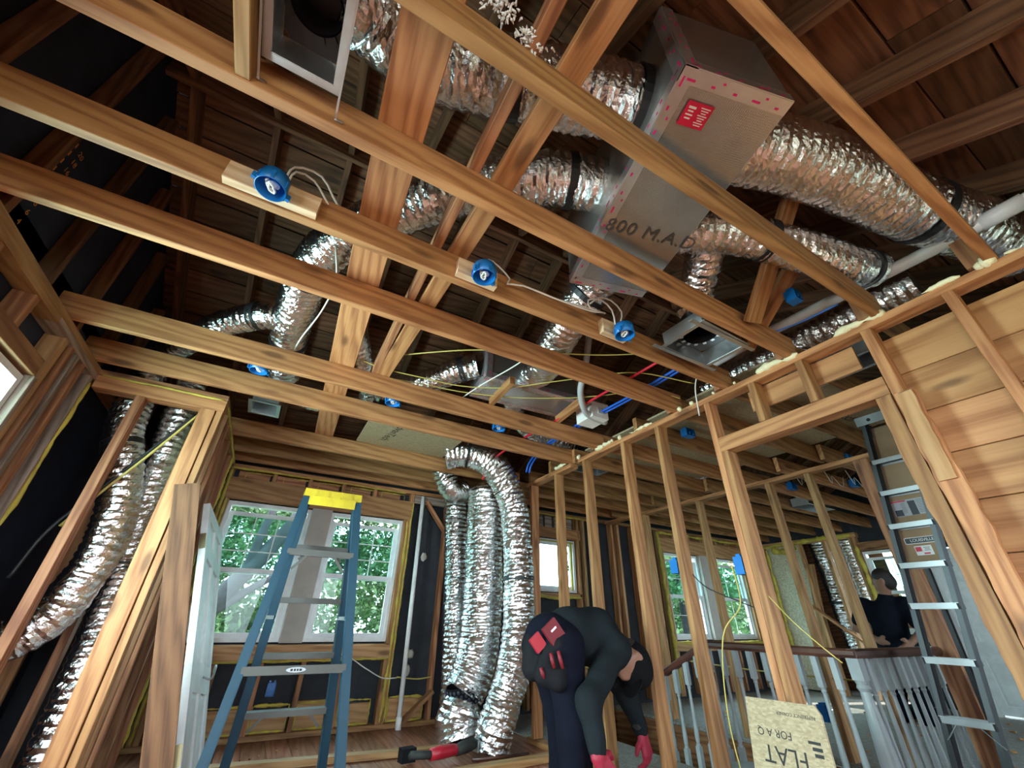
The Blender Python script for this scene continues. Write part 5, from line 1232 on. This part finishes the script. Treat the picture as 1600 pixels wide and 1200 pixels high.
# pale blue tote lid below
m = MB(); pr = [(0.001, 0.20), (0.13, 0.20), (0.155, 0.19), (0.16, 0.165), (0.145, 0.16), (0.13, 0.01), (0.12, 0.0), (0.001, 0.0)]
m.lathe(pr, 28, Matrix.Translation((2.55, 1.86, 0.0))); o = m.build('bucket', 'tote_blue', None, True); tag(o, 'pale blue lidded bucket at the foot of the partition studs', 'bucket')
m = MB(); m.tube(spline([(2.55-0.15, 1.86, 0.17), (2.55-0.10, 1.80, 0.09), (2.55, 1.70, 0.06), (2.65, 1.80, 0.09), (2.70, 1.86, 0.17)], 0.02), 0.004, 6); m.build('bail_handle', 'steel', o, True)

# ------------------------------------------------------------------ things on the floor
lb = lumber(None, 'lumber', (0.0, 3.88, 0.0205), (1.60, 3.70, 0.0205), 0.038, 0.089, (0, 0, 1), 'pale_pine'); tag(lb, 'loose pale two-by-four lying on the hardwood floor behind the ladder', 'lumber')
lb = lumber(None, 'lumber', (1.25, 3.14, 0.0205), (2.20, 3.19, 0.0205), 0.038, 0.089, (0, 0, 1), 'pale_pine'); tag(lb, 'short two-by-four on the floor by the partition bottom plate', 'lumber')
Ms = frame_matrix((1.30, 3.42, 0.062), (0.985, 0.14, 0.0), (-0.14, 0.985, 0.0))
sw = root('reciprocating_saw', 'red and black reciprocating saw lying on the floor', 'power tool', (1.35, 3.42, 0))
m = MB(); m.tube([Ms @ V(0.02, 0, 0), Ms @ V(0.10, 0, 0.004), Ms @ V(0.18, 0, 0.006), Ms @ V(0.24, 0, 0.002)], [0.034, 0.038, 0.036, 0.030], 14); m.build('motor_body', 'tool_red', sw, True)
m = MB(); m.tube(spline([Ms @ V(0.02, 0, 0), Ms @ V(-0.04, 0.01, 0.004), Ms @ V(-0.09, 0.05, 0.0), Ms @ V(-0.08, 0.10, -0.01)], 0.01), 0.024, 12); m.build('rear_handle', 'rubber', sw, True)
m = MB(); m.box(Ms @ V(-0.10, 0.11, -0.005), (0.10, 0.07, 0.075), Ms.to_3x3()); m.build('battery', 'pouch_black', sw)
m = MB(); m.tube([Ms @ V(0.22, 0, 0.0), Ms @ V(0.30, 0, 0.012), Ms @ V(0.37, 0, 0.024)], [0.034, 0.040, 0.034], 12); m.build('front_grip', 'rubber', sw, True)
m = MB(); m.box(Ms @ V(0.385, 0, 0.01), (0.012, 0.07, 0.075), Ms.to_3x3()); m.build('shoe', 'steel', sw)
m = MB(); m.box(Ms @ V(0.50, 0, 0.01), (0.22, 0.0015, 0.018), Ms.to_3x3()); m.build('blade', 'steel', sw)
m = MB(); m.tube([(1.62, 3.40, 0.013), (2.05, 3.34, 0.013)], 0.012, 10); o = m.build('pipe_offcut', 'rail_mahogany', None, True); tag(o, 'thin dark pipe offcut on the floor beside the saw', 'pipe')
lb = slab(None, 'sheet_metal_strip', (4.9, 3.30, 0.001), (6.3, 3.52, 0.03), 'galvanized', 'x'); tag(lb, 'shiny flat metal strip on the floor beyond the railing', 'sheet metal')
m = MB()
for i in range(60):
    x, y = random.uniform(4.3, 7.3), random.uniform(1.5, 4.0); s = random.uniform(.008, .03)
    m.box((x, y, s*0.3+0.001), (s*random.uniform(.6, 2), s, s*0.5), Matrix.Rotation(random.uniform(0, 6), 3, 'Z'))
for i in range(40):
    x, y = random.uniform(-0.4, 2.1), random.uniform(4.0, 4.56); s = random.uniform(.005, .014)
    m.box((x, y, s*0.3+0.001), (s*random.uniform(.6, 2), s, s*0.5), Matrix.Rotation(random.uniform(0, 6), 3, 'Z'))
o = m.build('debris', 'pale_pine'); tag(o, 'scattered wood chips and crumbs on the floors', 'debris', kind='stuff')
# ------------------------------------------------------------------ people
def fingers(base, dirv, side, nrm, s=1.0, curl=0.6):
    """palm root, pointing direction, side (towards the thumb), palm normal -> capsules for palm, four fingers and a thumb"""
    d, sd, nr = Vector(dirv).normalized(), Vector(side).normalized(), Vector(nrm).normalized(); b = Vector(base); caps = []
    palm = b+d*0.085*s
    for k, off in enumerate((0.030, 0.010, -0.010, -0.028)):
        p0 = b+sd*off*0.6*s; p1 = palm+sd*off*s; caps.append((p0, p1, 0.019*s, 0.016*s))
        L = (0.070, 0.080, 0.074, 0.056)[k]*s
        a = p1+(d*0.85+nr*curl*0.5).normalized()*L*0.45; c = a+(d*0.55+nr*curl).normalized()*L*0.33; e = c+(d*0.15+nr*curl*1.2).normalized()*L*0.28
        caps += [(p1, a, 0.0115*s, 0.0105*s), (a, c, 0.0105*s, 0.0095*s), (c, e, 0.0095*s, 0.008*s)]
    t0 = b+sd*0.026*s+d*0.02*s; t1 = t0+(sd*0.8+d*0.6+nr*0.3).normalized()*0.042*s; t2 = t1+(d*0.85+sd*0.25+nr*0.4).normalized()*0.032*s
    caps += [(t0, t1, 0.015*s, 0.0125*s), (t1, t2, 0.0125*s, 0.0105*s)]
    return caps
def sdf_obj(name, caps, k, cell, mat, parent, extra=None):
    v, f = sdf_mesh([(tuple(a), tuple(b), r0, r1) for a, b, r0, r1 in caps], k, cell, extra); return mesh_obj(name, v, f, mat, parent, True)
def wrinkle(amp, fr):
    def fn(g, D):
        return D + amp*(np.sin(g[..., 0]*fr+2*np.sin(g[..., 2]*fr*0.6))*np.sin(g[..., 2]*fr*0.9+1.3*np.sin(g[..., 1]*fr*0.7)))
    return fn
# --- bent worker
P1 = root('person', 'worker in dark grey long-sleeved top and red gloves bending over beside the partition', 'person', (1.5, 2.1, 0))
hipN, hipF = V(1.43, 2.01, 0.735), V(1.44, 2.18, 0.735)
kneeN, kneeF = V(1.475, 1.985, 0.43), V(1.565, 2.21, 0.43); ankN, ankF = V(1.46, 1.99, 0.09), V(1.58, 2.24, 0.09)
pel, wai, che, nek = V(1.425, 2.095, 0.755), V(1.545, 2.095, 0.795), V(1.715, 2.095, 0.785), V(1.835, 2.10, 0.735)
shN, shF = V(1.735, 1.955, 0.735), V(1.825, 2.235, 0.71)
elN, elF = V(1.455, 1.845, 0.545), V(2.06, 2.24, 0.475); wrN, wrF = V(1.425, 1.77, 0.375), V(2.125, 2.23, 0.315)
hd = V(1.925, 2.09, 0.67); hdir = (hd-nek).normalized(); face = V(-0.50, -0.38, -0.78).normalized()
body = [(pel, wai, .12, .115), (wai, che, .115, .125), (che, nek, .12, .055), (nek, hd, .052, .06), (hd, hd+hdir*0.05, .088, .085), (hd-hdir*.045+face*0.035, hd-hdir*0.055+face*0.055, .05, .042),
        (hd+face*0.09, hd+face*0.105-hdir*0.012, .016, .012), (che, shN, .09, .06), (che, shF, .09, .06), (shN, elN, .047, .038), (elN, wrN, .036, .026), (shF, elF, .047, .038), (elF, wrF, .036, .026),
        (pel, hipN, .11, .085), (pel, hipF, .11, .085), (hipN, kneeN, .075, .05), (hipF, kneeF, .075, .05), (kneeN, ankN, .05, .036), (kneeF, ankF, .05, .036)]
ear = hd+face.cross(hdir).normalized()*0.094
e2 = hd-face.cross(hdir).normalized()*0.094
body += [(ear, ear+hdir*0.025, .016, .014), (e2, e2+hdir*0.025, .016, .014)]
bodyo = sdf_obj('body', body, 0.03, 0.011, 'skin', P1)
top = [(pel+V(.04, 0, .01), wai, .125, .125), (wai, che, .125, .140), (che, nek, .135, .072), (nek, nek+hdir*.015, .068, .062), (che, shN, .11, .080), (che, shF, .11, .080), (shN, elN, .072, .055), (elN, wrN+(elN-wrN)*0.1, .054, .040), (shF, elF, .070, .054), (elF, wrF+(elF-wrF)*0.1, .054, .040)]
sdf_obj('shirt', top, 0.045, 0.0125, 'shirt_grey', P1, wrinkle(0.0035, 30))
tr = [(pel, pel+V(.04, 0, -.01), .132, .130), (pel, hipN, .125, .105), (pel, hipF, .125, .105), (hipN, kneeN, .105, .078), (hipF, kneeF, .105, .078), (kneeN, ankN, .080, .072), (kneeF, ankF, .080, .072), (ankN, ankN+V(0, 0, -.03), .074, .078), (ankF, ankF+V(0, 0, -.03), .074, .078)]
sdf_obj('trousers', tr, 0.05, 0.0125, 'trousers_navy', P1, wrinkle(0.004, 26))
for a in (ankN, ankF): sdf_obj('shoe', [(a+V(-.04, 0, -.045), a+V(.15, -0.01, -.055), .045, .036), (a+V(-.02, 0, -.03), a+V(.02, 0, 0.0), .05, .05)], 0.03, 0.011, 'rubber', P1)
gN = fingers(wrN, (0.55, -0.12, -0.80), (0.75, 0.25, 0.45), (0.3, 0.95, 0.1), 1.05, 0.55); gF = fingers(wrF, (0.16, -0.10, -0.98), (-0.90, -0.35, -0.1), (-0.4, 0.85, 0.0), 1.05, 0.6)
for g, w, e in ((gN, wrN, elN), (gF, wrF, elF)):
    sdf_obj('glove', g+[(w+(e-w).normalized()*0.03, w, .037, .030)], 0.010, 0.0055, 'glove_red', P1)
sdf_obj('wrist_band', [(wrF+(elF-wrF).normalized()*0.045, wrF+(elF-wrF).normalized()*0.06, .042, .043)], 0.01, 0.009, 'cable_black', P1)
# cap with a small patch; hair under it
cr = hd+hdir*0.045-face*0.012
sdf_obj('hair', [(hd-face*0.045+hdir*0.015, hd-face*0.035+hdir*0.035, .086, .090)], 0.02, 0.011, 'hair_dark', P1)
cap = sdf_obj('cap', [(cr, cr+hdir*0.045, .102, .090), (cr-face*0.025, cr-face*0.035+hdir*0.02, .100, .095), (cr+face*0.03+hdir*.035, cr+face*.02+hdir*0.05, .080, .07)], 0.02, 0.011, 'cap_black', P1)
m = MB(); cb = cr+face*0.10+hdir*0.01; M = frame_matrix(cb, face.cross(hdir), face); m.prism([(0.075*math.cos(t), 0.07*math.sin(t)) for t in [math.pi*i/12 for i in range(13)]], -0.004, 0.004, M); m.build('cap_brim', 'cap_black', cap)
m = MB(); pn = (V(0.15, -0.75, 0.65)).normalized(); pc = cr+hdir*0.01+pn*0.099; m.prism([(0.026, -0.012), (0.026, 0.012), (-0.026, 0.012), (-0.026, -0.012)], 0, 0.004, frame_matrix(pc, (0.85, 0.3, 0.05), V(0.1, 0.6, 0.75))); m.build('cap_patch', 'pouch_red', cap)
m = MB()
for s in (-1, 1): m.lathe([(0.001, 0.004), (0.009, 0.003), (0.012, 0)], 10, frame_matrix(hd+face*0.083+hdir*0.018+face.cross(hdir).normalized()*0.032*s, face.cross(hdir), hdir))
m.build('eyes', 'hair_dark', P1, True)
# tool belt
bt = sdf_obj('tool_belt', [(pel+V(.04, -.11, .03), pel+V(.04, .11, .03), .045, .045), (pel+V(.0, -.12, .02), pel+V(-.05, -.14, .0), .045, .045), (pel+V(-.09, -.11, -.03), pel+V(-.11, -.10, -.12), .04, .05), (pel+V(-.04, -.13, -.07), pel+V(-.06, -.14, -.14), .045, .05), (pel+V(-.10, 0, .0), pel+V(-.11, 0, -.10), .06, .06)], 0.03, 0.0115, 'pouch_black', P1)
M = frame_matrix(pel+V(-.085, -.150, .055), (0.75, -0.12, 0.62), (-0.6, 0.1, 0.8)); m = MB(); m.box((0, 0, 0), (0.085, 0.095, 0.022)); rp = m.build('red_pouch', 'pouch_red', bt, False, M)
m = MB(); m.box((0.005, 0.012, 0.0115), (0.034, 0.009, 0.001)); m.build('pouch_badge', 'print_white', rp, False, M)
M = frame_matrix(pel+V(-.150, -.105, .01), (0.75, -0.12, 0.62), (-0.6, 0.1, 0.8)); m = MB(); m.box((0, 0, 0), (0.06, 0.07, 0.02)); m.build('dark_red_pouch', 'tool_red', bt, False, M)
for k, (a, b) in enumerate(((V(-.085, -.185, -.02), V(-.065, -.19, -.09)), (V(-.115, -.165, -.03), V(-.10, -.17, -.09)), (V(-.15, -.13, -.09), V(-.135, -.135, -.13)))):
    m = MB(); m.tube([pel+a, pel+(a+b)/2+V(-.004, -.004, 0), pel+b], [0.009, 0.010, 0.008], 8); m.build('tool_grip', 'pouch_red', bt, True)
# --- kneeling worker in the far room
P2 = root('person', 'worker in a dark short-sleeved shirt in the far room with a hand on the hip', 'person', (6.5, 2.58, 0))
pel, che, nek, hd = V(6.52, 2.62, 0.52), V(6.50, 2.58, 0.95), V(6.47, 2.50, 1.16), V(6.44, 2.455, 1.32)
shL, shR = V(6.47, 2.76, 1.08), V(6.50, 2.36, 1.08); elL, wrL = V(6.42, 2.90, 0.84), V(6.36, 2.68, 0.72); elR, wrR = V(6.42, 2.28, 0.82), V(6.22, 2.36, 0.70)
kn = [V(6.30, 2.72, 0.07), V(6.30, 2.50, 0.07)]; ft = [V(6.72, 2.74, 0.06), V(6.72, 2.50, 0.06)]; hips = [V(6.52, 2.71, 0.50), V(6.52, 2.53, 0.50)]
fc = V(-0.30, 0.92, -0.05).normalized(); sd = fc.cross(V(0, 0, 1)).normalized()
body = [(pel, che, .13, .14), (che, nek, .12, .055), (nek, hd, .055, .065), (hd, hd+V(0, 0, .04), .088, .088), (hd+fc*.03+V(0, 0, -.06), hd+fc*.045+V(0, 0, -.07), .055, .045), (hd+fc*.09, hd+fc*.105+V(0, 0, -.015), .015, .012), (hd+sd*.088, hd+sd*.088+V(0, 0, .02), .015, .014), (hd-sd*.088, hd-sd*.088+V(0, 0, .02), .015, .014),
        (che, shL, .09, .06), (che, shR, .09, .06), (shL, elL, .048, .040), (elL, wrL, .040, .028), (shR, elR, .048, .040), (elR, wrR, .040, .028)]
body += fingers(wrL, (0.2, -0.85, -0.35), (-0.6, 0, 0.75), (0.7, 0, 0.3), 1.0, 0.4)+fingers(wrR, (-0.85, 0.2, -0.4), (0, -0.2, 0.9), (0.2, 0.9, 0), 1.0, 0.4)
for h_, k_, f_ in zip(hips, kn, ft): body += [(h_, k_, .08, .055), (k_, f_, .055, .04)]
sdf_obj('body', body, 0.025, 0.012, 'skin', P2)
sdf_obj('shirt', [(pel+V(0, 0, .06), che, .165, .170), (che, nek+V(0, 0, -.02), .155, .08), (che, shL, .13, .085), (che, shR, .13, .085), (shL, shL+(elL-shL)*0.7, .08, .066), (shR, shR+(elR-shR)*0.7, .08, .066)], 0.04, 0.014, 'shirt_navy', P2, wrinkle(0.004, 24))
sdf_obj('trousers', [(pel, pel+V(0, 0, .03), .16, .155)]+[c for h_, k_, f_ in zip(hips, kn, ft) for c in ((h_, k_, .105, .075), (k_, f_, .075, .06))], 0.04, 0.014, 'trousers_navy', P2)
sdf_obj('hair', [(hd+V(0, 0, .05)-fc*0.012, hd+V(0, 0, .0)-fc*.035, .100, .092)], 0.02, 0.012, 'hair_dark', P2)
for f_ in ft: sdf_obj('shoe', [(f_+V(-.02, 0, 0), f_+V(.14, 0, 0.01), .05, .042)], 0.02, 0.013, 'rubber', P2)
# ------------------------------------------------------------------ outdoors beyond the windows
gr = mesh_obj('ground', [(-40, -30, -3.2), (60, -30, -3.2), (60, 70, -3.2), (-40, 70, -3.2)], [(0, 1, 2, 3)], 'grass'); tag(gr, 'green lawn far below outside the house', 'ground', kind='structure')
def tree(label, base, trunk, rt, clumps, nleaf, lf, seed):
    rnd = random.Random(seed); r = root('tree', label, 'tree', base, group='trees outside the house')
    m = MB()
    for pts, rr in zip(trunk, rt):
        P = spline(pts, 0.15); k = len(P); m2 = [rr[0]+(rr[1]-rr[0])*i/(k-1) for i in range(k)]
        m2 = [q*(1+0.12*noise.noise(p*3)) for q, p in zip(m2, P)]
        m.tube(P, m2, 12)
    m.build('trunk', 'bark', r, True)
    v = []; f = []
    for i in range(nleaf):
        c, s = clumps[rnd.randrange(len(clumps))]
        while True:
            d = V(rnd.uniform(-1, 1), rnd.uniform(-1, 1), rnd.uniform(-1, 1))
            if d.length < 1: break
        d = d*(0.55+0.45*rnd.random())/max(d.length, .2)**0.3
        p = Vector(c)+V(d.x*s[0], d.y*s[1], d.z*s[2]); L = lf*rnd.uniform(.6, 1.35)
        a = V(rnd.gauss(0, 1), rnd.gauss(0, 1), rnd.gauss(0, .6)).normalized(); b = a.cross(V(rnd.gauss(0, 1), rnd.gauss(0, 1), rnd.gauss(0, 1))).normalized()
        n = len(v); v += [p-a*L*.5, p+b*L*.26, p+a*L*.5, p-b*L*.26]; f.append((n, n+1, n+2, n+3))
    o = mesh_obj('foliage', v, f, 'leaf', r); o['kind'] = 'stuff'
rn = random.Random(3)
def cl(x0, x1, y0, y1, z0, z1, n, s0, s1):
    return [((rn.uniform(x0, x1), rn.uniform(y0, y1), rn.uniform(z0, z1)), (rn.uniform(s0, s1),)*2+(rn.uniform(s0, s1)*0.75,)) for _ in range(n)]
tree('large leafy tree with a leaning grey trunk outside the left window', (-1.5, 10, -3.2), [[(-1.9, 9.2, -3.2), (-1.35, 9.2, -0.5), (-0.75, 9.2, 0.75), (-0.10, 9.3, 1.75), (0.5, 9.5, 2.9), (1.0, 10, 4.5)], [(-0.75, 9.2, 0.75), (-0.25, 9.4, 1.15), (0.35, 9.8, 1.6)], [(-0.25, 9.25, 1.5), (-0.15, 9.3, 2.4), (0.1, 9.4, 3.8)]], [(0.17, 0.12), (0.10, 0.05), (0.09, 0.06)], cl(-3.2, 4.6, 10.4, 12.5, 1.0, 4.6, 56, 0.6, 1.1), 32000, 0.125, 1)
tree('low bright bushes under the left windows outside', (1, 9.5, -3.2), [[(1.0, 10.5, -3.2), (1.0, 10.5, 0.0)]], [(0.12, 0.06)], cl(-2.8, 4.6, 10.3, 12.6, -1.4, 1.4, 50, 0.5, 0.9), 28000, 0.105, 2)
tree('green trees outside the windows beyond the railing', (14, 11, -3.2), [[(13.5, 11.5, -3.2), (13.6, 11.4, 2.5)], [(17.5, 11.5, -3.2), (17.6, 11.4, 2.5)]], [(0.2, 0.12), (0.2, 0.12)], cl(10.2, 21.5, 10.5, 13.0, -1.0, 4.8, 60, 0.9, 1.5), 22000, 0.2, 4)
tree('tree outside the far right window', (16, 5.5, -3.2), [[(16.5, 5.6, -3.2), (16.5, 5.6, 1.5)]], [(0.2, 0.1)], cl(14.5, 17, 3.4, 7.6, -1.5, 1.7, 18, 0.8, 1.2), 5000, 0.18, 5)
tree('tree outside the gable window on the left', (-9, 3, -3.2), [[(-9.5, 4.5, -3.2), (-9.4, 4.4, 1.0)]], [(0.25, 0.12)], cl(-11, -8, 1.0, 7.0, -2.0, 0.6, 16, 0.8, 1.3), 4000, 0.18, 6)

tree('distant dense tree line behind the garden on the left', (0, 17, -3.2), [[(-2, 17, -3.2), (-2, 17, 3)], [(3, 17, -3.2), (3, 17, 3)]], [(0.2, 0.1), (0.2, 0.1)], cl(-7, 8.6, 15.5, 17.5, -1.5, 6.5, 70, 1.0, 1.6), 14000, 0.34, 8)
tree('distant dense tree line behind the garden on the right', (24, 17, -3.2), [[(20, 17, -3.2), (20, 17, 3)], [(26, 17, -3.2), (26, 17, 3)]], [(0.2, 0.1), (0.2, 0.1)], cl(17.5, 31, 15.5, 17.5, -1.5, 6.5, 70, 1.0, 1.6), 12000, 0.36, 9)
